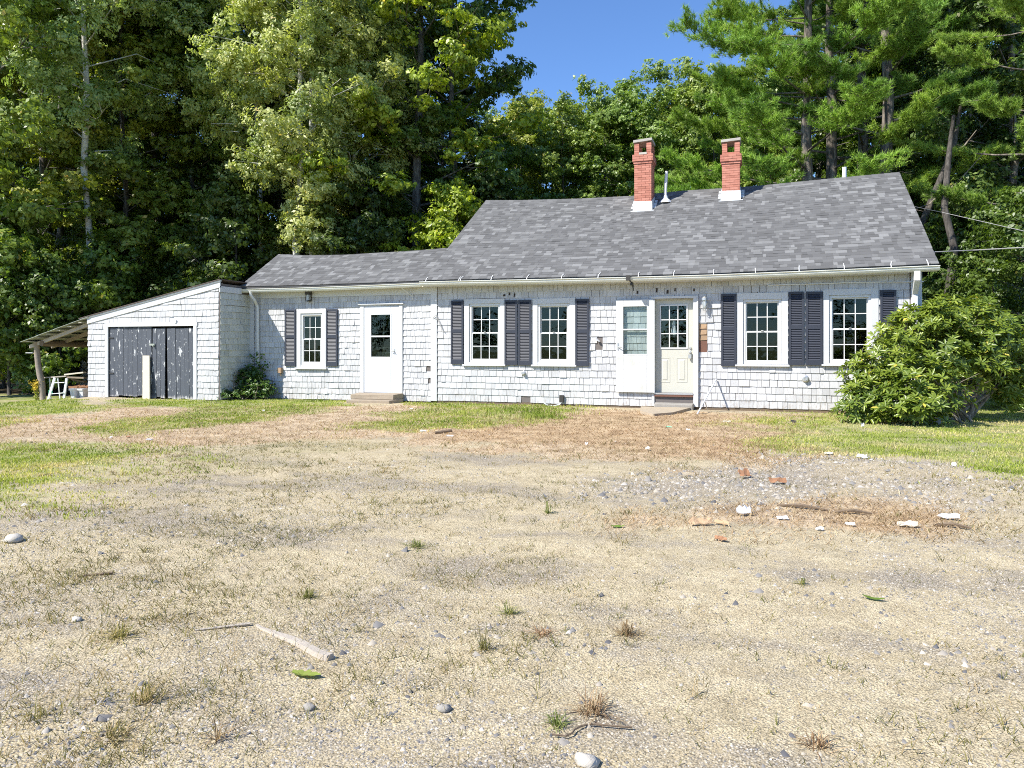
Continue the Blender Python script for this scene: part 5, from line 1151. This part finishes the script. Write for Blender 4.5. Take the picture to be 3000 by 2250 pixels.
# wires to the right gable
for pts, r_, mt, lb in (([(XR+.28, 19.2, W(2680, 606, 19.2)[1]), DZ(2760, 622, 18.0), DZ(3000, 677, 15.5), DZ(3400, 790, 12.5)], .006, 'wire', 'thin dark wire sloping down to the right from the gable'),
                       ([(XR+.26, 17.5, W(2747, 738, 17.5)[1]), DZ(2850, 733, 15.8), DZ(3000, 725, 14.2), DZ(3500, 690, 11)], .011, 'wire', 'thick pale service wire running level to the right from the eave')):
    mb = MB(); mb.tube(pts, r_, 5); o = mb.build('overhead_wire', mt); base_at(o, pts[0]); tag(o, lb, 'wire')
# ================================================================== TREES
def leaf_quads(c, nrm, size, aspect, rg):
    n = len(c); t = rg.normal(size=(n, 3)); t -= (t*nrm).sum(1, keepdims=True)*nrm
    t /= np.linalg.norm(t, axis=1, keepdims=True)+1e-9; b = np.cross(nrm, t); s = size[:, None]
    V = np.stack([c-t*s, c+b*s*aspect-t*s*.1+nrm*s*.15, c+t*s, c-b*s*aspect-t*s*.1+nrm*s*.15], 1).reshape(-1, 3)
    return V, np.arange(n*4).reshape(n, 4)
def unit(v): return v/(np.linalg.norm(v, axis=-1, keepdims=True)+1e-9)
def tree_mesh(seed, Ht, base, Rr, nleaf, lsize, leafm='leaf', barkm='bark_grey', nl=34, tr=.19, prof=.55, flat=.55, up=.35, aspect=.55, clr=.95, low=.0, lean=0.0, sub=4, drop=.0):
    rg = np.random.default_rng(seed); r_ = random.Random(seed)
    mb = MB(); n = 9; tp = []
    for i in range(n):
        t = i/(n-1); tp.append(Vector((lean*t*Ht+r_.gauss(0, .10)*(i > 0)*Ht/20, r_.gauss(0, .10)*(i > 0)*Ht/20, Ht*.96*t)))
    tr_at = lambda t: tr*(1-t)**.8+.015
    mb.tube(tp, [tr_at(i/(n-1))*(1.35 if i == 0 else 1) for i in range(n)], 8)
    cl = []
    for i in range(nl):
        t = (i+.5+r_.uniform(-.4, .4))/nl; hgt = base+(Ht*.97-base)*t
        k = min(int(hgt/(Ht*.96)*(n-1)), n-2); f = hgt/(Ht*.96)*(n-1)-k; o = tp[k].lerp(tp[k+1], min(f, 1))
        rad = Rr*(min(1, (t+.12+low)/.35)**.7)*((1-t)**prof*1.05+.10)*r_.uniform(.72, 1.12)
        az = i*2.39996+r_.uniform(-.5, .5); el = up+.5*t+r_.uniform(-.15, .2)
        d = Vector((math.cos(az), math.sin(az), math.tan(el)*.6)); m1 = o+d*rad*.5+Vector((r_.gauss(0, .2), r_.gauss(0, .2), r_.uniform(-.1, .35))); e = o+Vector((d.x*rad, d.y*rad, d.z*rad*.85-drop*rad*.3))
        mb.tube([o, m1, e], [tr_at(hgt/Ht)*.30, tr_at(hgt/Ht)*.18, .008], 5, cap=False)
        for j in range(sub):
            f = .38+.62*(j+r_.random()*.7)/sub; q = o.lerp(e, f); side = r_.uniform(-1, 1)*rad*.34*(1.1-f*.5)
            q = q+Vector((-math.sin(az)*side, math.cos(az)*side, r_.uniform(-.3, .45)))
            if abs(side) > .3: mb.tube([o.lerp(e, f*.8), q], [.02, .008], 4, cap=False)
            cl.append((q.x, q.y, q.z, clr*r_.uniform(.6, 1.25)))
    cl = np.array(cl); K = len(cl); w = cl[:, 3]**2; ci = rg.choice(K, nleaf, p=w/w.sum())
    d = unit(rg.normal(size=(nleaf, 3))); rr = rg.random(nleaf)**.45
    # leaves gather into sprays inside each clump
    ns = 26; sp = unit(rg.normal(size=(K*ns, 3)))*(rg.random((K*ns, 1))**.5); si = ci*ns+rg.integers(0, ns, nleaf)
    off = sp[si]*.95+d*rr[:, None]*.24
    c = cl[ci, :3]+off*cl[ci, 3:4]*np.array([1, 1, flat])
    rd = c*np.array([1, 1, 0]); nr = unit(unit(off)*.75+unit(rd+1e-6)*.45+np.array([0, 0, .40])+rg.normal(size=(nleaf, 3))*.42)
    V, F_ = leaf_quads(c, nr, lsize*rg.uniform(.6, 1.25, nleaf), aspect, rg)
    cv = np.repeat(rg.random(K), 1)[ci]
    var = np.clip(.5+.30*(cv-.5)+rg.normal(0, .17, nleaf), 0, .93); var = np.where(rg.random(nleaf) < .012, 1.0, var)
    tm = mb.build('trunk', barkm); tmesh = tm.data; tm.data = tmesh; bpy.data.objects.remove(tm); tmesh.polygons.foreach_set('use_smooth', [True]*len(tmesh.polygons))
    return tmesh, arr_mesh('crown', V, F_, var, [leafm])
def pine_mesh(seed, Ht, base, Rr, ntuft, nl=46, tr=.26, azs=None, droop=.0, dead=24):
    rg = np.random.default_rng(seed); r_ = random.Random(seed); mb = MB(); n = 10
    tp = [Vector((r_.gauss(0, .06)*(i > 0), r_.gauss(0, .06)*(i > 0), Ht*i/(n-1))) for i in range(n)]
    tr_at = lambda t: tr*(1-t)**.75+.02
    mb.tube(tp, [tr_at(i/(n-1))*(1.25 if i == 0 else 1) for i in range(n)], 9)
    T = []; DR = []; CL = []
    for i in range(nl):
        t = (i+r_.random())/nl; h = base+(Ht-base)*t; az = azs[i % len(azs)]+r_.uniform(-.45, .45) if azs else i*2.39996+r_.uniform(-.3, .3)
        L = Rr*((1-t)**.65*.9+.12)*r_.uniform(.6, 1.1); k = min(int(h/Ht*(n-1)), n-2); o = tp[k].lerp(tp[k+1], h/Ht*(n-1)-k)
        rise = r_.uniform(-.02, .25)-droop; pts = [o+Vector((math.cos(az)*L*f, math.sin(az)*L*f, L*(rise*f+.16*f*f))) for f in (0, .35, .7, 1)]
        mb.tube(pts, [tr_at(t)*.22, tr_at(t)*.15, .022, .008], 5, cap=False)
        for j in range(int(8+L*4.2)):
            f = r_.uniform(.38, 1.02)**.8; q = pts[0].lerp(pts[3], f); q.z = o.z+L*(rise*f+.16*f*f)
            s = r_.uniform(-1, 1)*L*.34*(1.15-f*.6); a2 = az+(1.0 if s > 0 else -1.0); e = q+Vector((math.cos(a2)*abs(s), math.sin(a2)*abs(s), abs(s)*r_.uniform(.05, .35)))
            mb.tube([q, e], [.014, .006], 3, cap=False)
            m_ = max(3, int(5+abs(s)*7)); cv = r_.random()
            for g in range(m_):
                u = (g+.5)/m_; p = q.lerp(e, u)+Vector((r_.gauss(0, .10), r_.gauss(0, .10), r_.gauss(0, .05)))
                T.append(p); DR.append((math.cos(a2)*.6, math.sin(a2)*.6, .65)); CL.append(cv)
    for i in range(dead):
        h = r_.uniform(.15, .95)*base+.5; az = r_.uniform(0, 6.28); L = r_.uniform(.5, 2.0)
        a_ = Vector((0, 0, h)); mb.tube([a_, a_+Vector((math.cos(az)*L*.5, math.sin(az)*L*.5, L*.10)), a_+Vector((math.cos(az+.2)*L, math.sin(az+.2)*L, L*r_.uniform(-.25, .2)))], [.035, .02, .006], 4, cap=False)
    T = np.array([tuple(p) for p in T]); DR = np.array(DR); CL = np.array(CL)
    if len(T) > ntuft: kk = rg.choice(len(T), ntuft, replace=False); T, DR, CL = T[kk], DR[kk], CL[kk]
    nd = 34; n_ = len(T)*nd; c = np.repeat(T, nd, 0); ax = unit(np.repeat(DR, nd, 0)+rg.normal(size=(n_, 3))*.62)
    st = c+unit(np.repeat(DR, nd, 0))*rg.uniform(-.10, .08, (n_, 1)); L = rg.uniform(.14, .24, (n_, 1))
    sd = unit(np.cross(ax, rg.normal(size=(n_, 3))))*.0095
    V = np.stack([st-sd, st+sd, st+ax*L], 1).reshape(-1, 3)
    tm = mb.build('trunk', 'bark_pine'); tmesh = tm.data; bpy.data.objects.remove(tm); tmesh.polygons.foreach_set('use_smooth', [True]*len(tmesh.polygons))
    return tmesh, arr_mesh('crown', V, np.arange(n_*3).reshape(-1, 3), np.clip(np.repeat(CL, nd)*.5+.25+rg.normal(0, .18, n_), 0, 1), ['needles'])
SP = {}
SP['maple'] = tree_mesh(1, 25, 3.2, 5.0, 80000, .105, nl=44, flat=.5, clr=1.0, prof=.45, low=.1, tr=.24)
SP['birch'] = tree_mesh(2, 24, 4.6, 3.6, 78000, .082, 'leaf_birch', 'bark_birch', nl=48, flat=.85, clr=.85, up=.55, prof=.4, aspect=.5, tr=.14, drop=.5)
SP['birch_t'] = tree_mesh(12, 24, 9.2, 3.4, 60000, .082, 'leaf_birch', 'bark_birch', nl=38, flat=.85, clr=.85, up=.5, prof=.4, aspect=.5, tr=.155, drop=.5)
SP['broad'] = tree_mesh(3, 24, 2.6, 4.2, 66000, .098, nl=40, flat=.6, clr=.9, prof=.4, low=.1)
SP['slim'] = tree_mesh(4, 22, 4.5, 3.0, 36000, .12, nl=34, flat=.6, clr=.8, prof=.5, tr=.13, barkm='bark_dark')
SP['oak'] = tree_mesh(5, 18, 3.0, 4.6, 66000, .105, nl=40, flat=.75, clr=.95, prof=.30, up=.6, tr=.17)
SP['young'] = tree_mesh(6, 8, .4, 2.6, 19000, .085, nl=24, flat=.6, clr=.75, prof=.5, low=.3, tr=.06, barkm='bark_dark')
SP['bushy'] = tree_mesh(7, 4.2, .1, 1.9, 12000, .085, nl=20, flat=.7, clr=.62, prof=.4, low=.4, tr=.04, barkm='bark_dark', up=.7)
SP['pine'] = pine_mesh(8, 25, 5.8, 6.2, 11000, azs=None, nl=52)
SP['pine_c'] = pine_mesh(10, 22, 4.2, 6.4, 11000, nl=44, azs=[2.6, 3.4, 4.2, 3.0, 5.0, 3.8, 1.6], droop=.05)
SP['pine_b'] = pine_mesh(9, 24, 9.0, 4.6, 5000, nl=38, dead=40)
MZ = {k_: max(v_.co.z for v_ in m_[1].vertices) for k_, m_ in SP.items()}
def tree(kind, px, Zd, label, group=None, s=1.0, ty=None, rot=None, col=(1, 1, 1, 1), name=None, zs=1.0, cat='tree', dz=0.0):
    x, y = D(px, Zd); z = gz(x, y)-.05+dz
    if ty is not None: s = (H+(752-ty)*Zd/1600-z)/MZ[kind]
    o = thing(name or {'pine': 'pine_tree', 'pine_b': 'pine_tree', 'birch': 'birch_tree', 'birch_t': 'birch_tree', 'pine_c': 'pine_tree', 'maple': 'maple_tree', 'bushy': 'shrub', 'young': 'sapling'}.get(kind, 'broadleaf_tree'), (x, y, z), label, cat, group)
    o.rotation_euler = (0, 0, rng.uniform(0, 6.28) if rot is None else rot); o.scale = (s, s, s*zs)
    for nm, me_ in zip(('trunk', 'crown'), SP[kind]):
        c = bpy.data.objects.new(nm, me_); C.objects.link(c); c.parent = o; c.color = col
        if nm == 'trunk': c.color = (1, 1, 1, 1)
    return o
rng = random.Random(77)
VV = V if False else 3000/2212.0
YG = (1.35, 1.3, .5, 1); OL = (1.05, .98, .85, 1); DK = (.40, .50, .42, 1); MD = (.72, .82, .65, 1); GO = (1.5, 1.2, .7, 1)
def T(kind, vx, Zd, *a, **k): return tree(kind, vx*VV, Zd, *a, **k)
# front edge of the woods, left to right
T('broad', -40, 27, 'leafy tree cut off by the left edge of the photo', col=(1.0, 1.02, .75, 1))
T('maple', 90, 31, 'tall olive-tinged tree at the upper left, second from the left edge', col=(1.15, 1.0, .6, 1), s=.95)
T('birch_t', 188, 28.5, 'white-trunked birch behind the garage roof, far left', col=(.85, .95, .75, 1), rot=1.2)
T('slim', 262, 31, 'slim tree between the left birch and the dark gap', col=(1.0, 1.0, .7, 1))
T('broad', 330, 35, 'dark green tree behind the garage and left end of the wing', col=DK)
T('slim', 410, 33.5, 'slender tree left of the pale birches', col=(.9, 1.0, .65, 1))
T('birch_t', 560, 31.5, 'pale olive birch with a thin white trunk above the left part of the wing roof', col=(1.0, 1.05, .85, 1), rot=.4)
T('birch', 668, 29.5, 'fullest pale birch, leaning over the wing roof', col=(1.12, 1.08, .9, 1), rot=2.2, s=1.02)
T('birch_t', 645, 28.5, 'birch with a bare white lower trunk beside the fullest birch', col=(.95, .98, .85, 1), rot=4.0, s=.95)
T('birch', 770, 31, 'olive birch just left of the bright yellow-green maple', col=(.9, .95, .75, 1), rot=5.2)
T('maple', 905, 31.5, 'bright yellow-green maple towering over the gap between wing and main roof', col=YG, rot=.6, s=1.0)
T('maple', 975, 33, 'shadow-tinted maple standing right of the bright one, edge of the open sky', col=(.52, .66, .5, 1), rot=2.9, s=.84, zs=1.15)  # the shadow on this maple is put into its leaf tint
T('young', 985, 28.5, 'bright green young maple above the left end of the main roof', col=YG, s=.95)
T('young', 1075, 33, 'dark sapling under the maples beside the main roof ridge', col=DK, s=1.1)
T('young', 1150, 31, 'mid-green sapling above the ridge, right of the maples', col=MD, s=.9)
# tree line beyond the main roof
for vx, Zd, ty, col, lb in ((1128, 47, 166, (1.2, 1.1, .8, 1), 'tree with a pale yellowing top at the left foot of the open sky'),
        (1215, 44, 195, (1.0, 1.05, .9, 1), 'rounded grey-green tree just right of the yellowing one'),
        (1305, 45, 152, (.9, 1.0, .95, 1), 'airy grey-green tree left of the left chimney'),
        (1390, 43, 160, (.85, .98, .85, 1), 'grey-green tree directly behind the left chimney'),
        (1470, 45, 128, (1.0, 1.05, .9, 1), 'grey-green tree between the two chimneys'),
        (1545, 42, 112, (.95, 1.0, .85, 1), 'grey-green tree behind the right chimney'),
        (1640, 40, 120, (.9, 1.0, .8, 1), 'broad olive tree behind the lowest pine boughs')):
    T('oak', vx, Zd, lb, col=col, ty=ty)
T('young', 1470, 30, 'bright green sapling above the roof between the two chimneys', col=(1.0, 1.2, .6, 1), s=.8)
# pines and trees on the right
T('pine', 1795, 29.5, 'big white pine whose boughs reach left over the right chimney', col=(1.25, 1.2, .8, 1), rot=.9, s=1.0)
T('pine_c', 1745, 28, 'white pine in front, with the lowest bright boughs between chimney and right roof end', col=(1.15, 1.2, .8, 1), rot=0.0, name='pine_tree')
T('pine_b', 1862, 30.5, 'pine with a pale bare trunk above the right roof end', col=MD, rot=2.0)
T('pine_b', 1915, 28, 'pine with the thickest cracked trunk, just past the roof corner', col=(.9, 1.0, .8, 1), rot=3.3, s=1.02)
T('pine', 2265, 24, 'pine reaching in from the upper right edge of the photo', col=(1.25, 1.2, .9, 1), rot=2.4, s=.86)
T('broad', 2045, 31, 'dark broadleaf tree in the middle of the right-hand woods', col=DK, rot=1.0)
T('slim', 1975, 34, 'slender tree glimpsed between the pine trunks', col=(.9, 1.1, .6, 1))
T('broad', 2180, 29, 'dark leafy tree at the right edge above the rhododendron', col=DK)
T('young', 2150, 22.5, 'large-leaved young maple right of the house behind the rhododendron', col=(.45, .55, .4, 1), s=.72)
T('young', 2235, 20, 'young leafy tree at the right edge of the photo', col=(.42, .52, .35, 1), s=.72)
T('young', 2070, 26, 'shaded sapling behind the curved trunk', col=DK, s=.9)
# curved leaning trunks right of the gable
def bare(pts, rad, label, Z0, mat='bark_dark', name='leaning_tree'):
    P_ = [DZ(a*VV, b*VV, Z0+dz) for a, b, dz in pts]; x, y, z = P_[0]; P_ = [(x, y, gz(x, y)-.1)]+P_[1:]
    o = thing(name, P_[0], label, 'tree'); mb = MB(); mb.tube(P_, rad, 8); mb.build('trunk', mat, o, True); return o, P_
o, _ = bare([(2030, 770, 0), (2048, 640, 0), (2062, 540, 0), (2040, 450, .3), (2048, 350, .6), (2060, 250, 1)], [.16, .13, .12, .11, .09, .06], 'bent grey trunk rising right of the house gable', 24)
o, P_ = bare([(1940, 780, 0), (1985, 500, 0), (2010, 440, 0), (2030, 390, .2), (2062, 310, .4), (2075, 230, .8)], [.14, .13, .12, .10, .08, .05], 'trunk slanting up to the right from behind the roof corner', 26)
mb = MB(); 
for a_, b_ in (((2010, 440), (2130, 325)), ((2040, 410), (1975, 452)), ((2055, 330), (2110, 280))): mb.tube([DZ(a_[0]*VV, a_[1]*VV, 26), DZ((a_[0]+b_[0])/2*VV, (a_[1]+b_[1])/2*VV+14, 25.8), DZ(b_[0]*VV, b_[1]*VV, 25.6)], [.04, .028, .01], 5)
mb.build('branch', 'twig', o)
# depth of the woods: trees nothing in the photo tells apart
LAB = 'tree trunk and dark foliage deep in the woods, one of many alike'; GR = 'trees deep in the woods'
deep = []
for vx in range(-160, 960, 92): deep.append((vx+rng.uniform(-25, 25), rng.uniform(36, 41), rng.choice(('broad', 'slim', 'broad'))))
for vx in range(-200, 960, 110): deep.append((vx+rng.uniform(-30, 30), rng.uniform(44, 52), rng.choice(('broad', 'maple'))))
for vx in range(1790, 2460, 95): deep.append((vx+rng.uniform(-25, 25), rng.uniform(34, 40), rng.choice(('broad', 'slim', 'broad'))))
for vx in range(1790, 2500, 100): deep.append((vx+rng.uniform(-30, 30), rng.uniform(43, 52), rng.choice(('broad', 'maple'))))
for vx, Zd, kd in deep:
    q = rng.uniform(.35, .7); T(kd, vx, Zd, LAB, GR, s=rng.uniform(.85, 1.02), col=(q*.85, q, q*.75, 1))  # low tint paints the shade of the deep woods into the leaves
LAB2 = 'lower tree filling in behind the tree line beyond the main roof'; GR2 = 'trees behind the tree line'
for vx in range(1090, 1720, 78): T('oak', vx+rng.uniform(-15, 15), rng.uniform(52, 56), LAB2, GR2, ty=rng.uniform(200, 240), col=(.7, .82, .7, 1))
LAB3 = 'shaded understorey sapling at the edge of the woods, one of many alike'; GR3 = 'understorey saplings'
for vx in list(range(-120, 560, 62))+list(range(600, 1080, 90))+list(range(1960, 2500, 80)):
    q = rng.uniform(.25, .50); T(rng.choice(('young', 'young', 'bushy')), vx+rng.uniform(-20, 20), rng.uniform(28.5, 33), LAB3, GR3, s=rng.uniform(.75, 1.15), col=(q*.85, q, q*.7, 1))  # tint lowered to paint the dark gaps under the trees
for vx in range(1100, 2000, 95): T('young', vx+rng.uniform(-20, 20), rng.uniform(35, 40), LAB3, GR3, s=rng.uniform(.85, 1.2), col=(.7, .85, .6, 1))
for vx, Zd, s in ((20, 26, 1.0), (130, 26.5, .9), (-30, 27, 1.5), (215, 28, 1.1)):
    T('bushy', vx, Zd, 'leafy roadside bush at the wood edge beyond the side shed, one of several', 'bushes beyond the shed', s=s, col=(.6, .7, .45, 1))
# trees across the road, reflected in the windows
for i, (x, y) in enumerate(((-24, -24), (-14, -29), (-5, -27), (4, -30), (13, -26), (22, -29), (-34, -28))):
    o = thing('broadleaf_tree', (x, y, -.05), 'roadside tree behind the camera, seen only as a reflection in the panes', 'tree', 'trees across the road'); o.rotation_euler = (0, 0, i*1.3); o.scale = (.8, .8, .62)
    for nm, me_ in zip(('trunk', 'crown'), SP['broad']):
        c = bpy.data.objects.new(nm, me_); C.objects.link(c); c.parent = o; c.color = MD if nm == 'crown' else (1, 1, 1, 1)
# ---- rhododendron: whorls of long leathery leaves on woody stems
def whorls(lobes, nw, name, label, cat, L=.115, W_=.030, nleaf=8, mat='leaf_glossy', seed=3, col=(1, 1, 1, 1), origin=None, stems=16, lowcut=None, shell=.75):
    rg = np.random.default_rng(seed); lb = np.array(lobes); w = lb[:, 3]**2; ci = rg.choice(len(lb), nw, p=w/w.sum())
    d = unit(rg.normal(size=(nw, 3))+np.array([-.15, -.25, .35])); rad = shell+(1.06-shell)*rg.random(nw)**.6; rad = np.where(rg.random(nw) < .25, rg.uniform(.3, .8, nw), rad)
    c = lb[ci, :3]+d*rad[:, None]*lb[ci, 3:4]*(1+.20*np.sin(c_phase(d, 7))[:, None]); keep = c[:, 2] > (.08 if lowcut is None else lowcut(c)); c, d = c[keep], d[keep]; nw = len(c)
    ax = unit(d*.8+np.array([0, -.1, .75])+rg.normal(size=(nw, 3))*.2); e1 = unit(np.cross(ax, rg.normal(size=(nw, 3)))); e2 = np.cross(ax, e1)
    k = np.tile(np.arange(nleaf), nw); I = np.repeat(np.arange(nw), nleaf); th = k*2*np.pi/nleaf*1.0+rg.uniform(-.25, .25, len(k)); tilt = rg.uniform(-.1, .75, len(k))
    ld = unit((e1[I]*np.cos(th)[:, None]+e2[I]*np.sin(th)[:, None])*np.cos(tilt)[:, None]+ax[I]*np.sin(tilt)[:, None]); sd = unit(np.cross(ld, ax[I])); up = np.cross(sd, ld)
    l = L*rg.uniform(.65, 1.2, len(k))[:, None]; w_ = W_*rg.uniform(.8, 1.2, len(k))[:, None]; b0 = c[I]+ld*.008
    q = lambda f, s: b0+ld*l*f+sd*w_*s*.5+up*(abs(s)*w_*.18-l*f*f*.16)
    P = np.stack([q(0, 0), q(.35, .85), q(.72, .9), q(1, 0), q(.72, -.9), q(.35, -.85)], 1)
    F1 = np.array([[0, 1, 2, 3], [0, 3, 4, 5]])[None]+(np.arange(len(k))*6)[:, None, None]
    cv = rg.random(nw)[I]; var = np.clip(.15+.45*cv+rg.normal(0, .14, len(k)), 0, .9); var = np.where(rg.random(len(k)) < .02, 1, var)
    og = origin or (float(lb[:, 0].mean()), float(lb[:, 1].mean()), gz(lb[:, 0].mean(), lb[:, 1].mean()))
    root = thing(name, og, label, cat)
    me_ = arr_mesh('foliage', P.reshape(-1, 3), F1.reshape(-1, 4), np.repeat(var, 2), [mat]); o = link('foliage', me_, root); o.color = col
    mb = MB(); r2 = random.Random(seed)
    for i in range(stems):
        t = lobes[r2.randrange(len(lobes))]; a = Vector((og[0]+r2.gauss(0, .35), og[1]+r2.gauss(0, .25), og[2]-.05)); e = Vector((t[0]+r2.gauss(0, .2), t[1]+r2.gauss(0, .2), t[2]+t[3]*.4)); m_ = a.lerp(e, .5)+Vector((r2.gauss(0, .15), r2.gauss(0, .12), -.12))
        mb.tube([a, m_, e], [.03, .02, .008], 6)
        for j in range(5):
            s_ = m_.lerp(e, r2.random()); mb.tube([s_, s_+Vector((r2.gauss(0, .25), r2.gauss(-.1, .22), r2.uniform(.05, .4)))], [.010, .004], 4)
    mb.build('stems', 'twig', root); return root
def c_phase(d, k): return d[:, 0]*k+np.cos(d[:, 2]*k)*2
lobes = []
for px_, py_, Zd, r_ in ((2560, 1165, 13.7, .62), (2545, 1205, 13.4, .48), (2620, 1070, 13.7, .60), (2700, 1160, 13.1, .70), (2660, 1210, 12.9, .5), (2745, 1010, 13.8, .70), (2770, 940, 14.1, .42), (2850, 1010, 14.0, .74), (2880, 960, 14.4, .5), (2850, 1075, 13.6, .5), (2950, 1060, 14.3, .66), (2960, 1120, 14.2, .45), (2690, 985, 14.0, .5), (2520, 1090, 13.8, .34), (2600, 975, 14.0, .22), (2655, 930, 14.2, .2), (3040, 1080, 14.6, .7)):
    x, y, z = DZ(px_, py_, Zd); lobes.append((x, y, z, r_))
ox, oy = D(2790, 13.9)
whorls(lobes, 2350, 'rhododendron', 'big glossy rhododendron in front of the right corner of the cottage', 'shrub', origin=(ox, oy, gz(ox, oy)), stems=26, seed=4, L=.135, W_=.040, col=(1.3, 1.2, .95, 1), nleaf=9)
lb2 = [DZ(px_, py_, Zd)+(r_,) for px_, py_, Zd, r_ in ((3010, 1160, 16.5, .6), (2960, 1190, 17, .5), (3060, 1080, 17, .8), (3100, 1180, 16, .7))]
whorls(lb2, 900, 'shrub', 'yellow-green broadleaf shrub at the right edge beyond the rhododendron', 'shrub', .10, .045, 6, 'leaf_glossy', 6, (1.1, 1.2, .8, 1))
# bush and vine at the downspout
lb3 = []
for cx, cy, Y, r_ in ((330, 1440, 16.7, .42), (230, 1330, 16.75, .36), (150, 1500, 16.3, .30), (420, 1430, 16.75, .30), (60, 1500, 16.15, .28), (290, 1250, 16.85, .24), (20, 1470, 16.2, .2), (220, 1500, 16.4, .32)):
    x, z = W(*px2(cx, cy, 2), Y); lb3.append((x, Y, z, r_))
whorls(lb3, 900, 'shrub', 'dark low shrub in the corner between the garage and the wing', 'shrub', .075, .04, 6, 'leaf_glossy', 8, (.55, .7, .6, 1), stems=12)
pts = []
vn = thing('vine', (W(*px2(335, 1300, 2), 16.95)[0], 16.95, 0), 'thin vine climbing the white downspout by the garage', 'vine'); mb = MB(); lv = []
for path in (((340, 1400), (320, 1250), (290, 1120), (265, 1060)), ((345, 1400), (360, 1250), (365, 1120), (350, 1050), (410, 1120)), ((350, 1350), (390, 1200), (400, 1130)), ((150, 1450), (145, 1300), (155, 1170)), ((90, 1420), (80, 1300), (65, 1225))):
    q = [W(*px2(a_, b_, 2), 16.93) for a_, b_ in path]; q = [Vector((a_, 16.93 if path[0][0] > 200 else 16.5, b_)) for a_, b_ in q]; mb.tube([tuple(v_) for v_ in q], .005, 4)
    for k in range(34): t = rng.random()*(len(q)-1.01); i = int(t); v_ = q[i].lerp(q[i+1], t-i); sp_ = .07 if path[0][0] > 200 else .03; lv.append((v_.x+rng.gauss(0, sp_), v_.y+rng.gauss(0, .05), v_.z+rng.gauss(0, .05)))
mb.build('stem', 'twig', vn); lv = np.array(lv); rg = np.random.default_rng(2)
V_, F_ = leaf_quads(lv, unit(rg.normal(size=lv.shape)+np.array([0, -.8, .5])), rg.uniform(.03, .055, len(lv)), .7, rg)
o = link('foliage', arr_mesh('foliage', V_, F_, rg.random(len(lv))*.8, ['leaf_glossy']), vn); o.color = (.6, .8, .6, 1)
# goldenrod by the shed post
x, z = W(*s5(235, 1260), 16.0); gd = thing('goldenrod', (x, 16.0, gz(x, 16.0)), 'yellow-flowering weed at the foot of the crooked shed post', 'plant'); mb = MB(); lv = []; fl = []
for i in range(9):
    dx, h_ = rng.uniform(-.22, .18), rng.uniform(.45, .75); mb.tube([(x, 16.0, gz(x, 16)-.02), (x+dx*.5, 16.0, gz(x, 16)+h_*.6), (x+dx, 15.95, gz(x, 16)+h_)], .005, 4)
    for k in range(14): t = rng.uniform(.15, .85); lv.append((x+dx*t+rng.gauss(0, .03), 16+rng.gauss(0, .04), gz(x, 16)+h_*t))
    for k in range(26): fl.append((x+dx+rng.gauss(0, .04), 15.95+rng.gauss(0, .04), gz(x, 16)+h_+rng.gauss(0, .045)))
mb.build('stem', 'twig', gd); lv = np.array(lv); fl = np.array(fl)
V_, F_ = leaf_quads(lv, unit(rg.normal(size=lv.shape)), rg.uniform(.03, .05, len(lv)), .3, rg); link('foliage', arr_mesh('foliage', V_, F_, rg.random(len(lv)), ['grass']), gd)
simple('yellow_flower', (.72, .52, .05), .7)
V_, F_ = leaf_quads(fl, unit(rg.normal(size=fl.shape)), rg.uniform(.012, .022, len(fl)), .8, rg); link('flower', arr_mesh('flower', V_, F_, rg.random(len(fl)), ['yellow_flower']), gd)
# ================================================================== LIGHT, SKY, CAMERA
w = bpy.data.worlds.new('World'); sc.world = w; w.use_nodes = True; nt = w.node_tree; bg = nt.nodes['Background']
sky = nt.nodes.new('ShaderNodeTexSky'); sky.sky_type = 'NISHITA'; sky.sun_disc = False
ELEV = R(45.5); dsun = Vector((-.675, -.737, 0)).normalized()*math.cos(ELEV)+Vector((0, 0, math.sin(ELEV)))
sky.sun_elevation = ELEV; sky.sun_rotation = math.atan2(dsun.x, dsun.y) % (2*math.pi); sky.air_density = 1.0; sky.dust_density = .1; sky.ozone_density = 5.0; sky.altitude = 300
nt.links.new(mix(nt, 1.0, sky.outputs[0], (.80, .94, 1.12), 'MULTIPLY'), bg.inputs[0]); bg.inputs[1].default_value = .12
sd = bpy.data.lights.new('sun', 'SUN'); sd.energy = 4.7; sd.angle = R(.53); sd.color = (1.0, .955, .865)
so = bpy.data.objects.new('sun', sd); C.objects.link(so); so.rotation_euler = dsun.to_track_quat('Z', 'Y').to_euler(); so.location = (-20, -20, 30)
cam = bpy.data.cameras.new('camera'); cam.sensor_width = 36; cam.lens = 36*FP/3000; cam.shift_y = -(1125-HZ)/3000; cam.clip_end = 2000; cam.clip_start = .05
co = bpy.data.objects.new('camera', cam); C.objects.link(co); co.location = (0, 0, H); co.rotation_euler = (R(90), 0, YAW); sc.camera = co
sc.view_settings.view_transform = 'Standard'; sc.view_settings.look = 'None'; sc.view_settings.exposure = .76; sc.view_settings.gamma = 1
sc.render.engine = 'CYCLES'; cy = sc.cycles; cy.max_bounces = 6; cy.use_denoising = False; cy.filter_width = 1.0; cy.diffuse_bounces = 3; cy.glossy_bounces = 3; cy.transmission_bounces = 4; cy.transparent_max_bounces = 8
cy.caustics_reflective = False; cy.caustics_refractive = False; cy.sample_clamp_indirect = 6
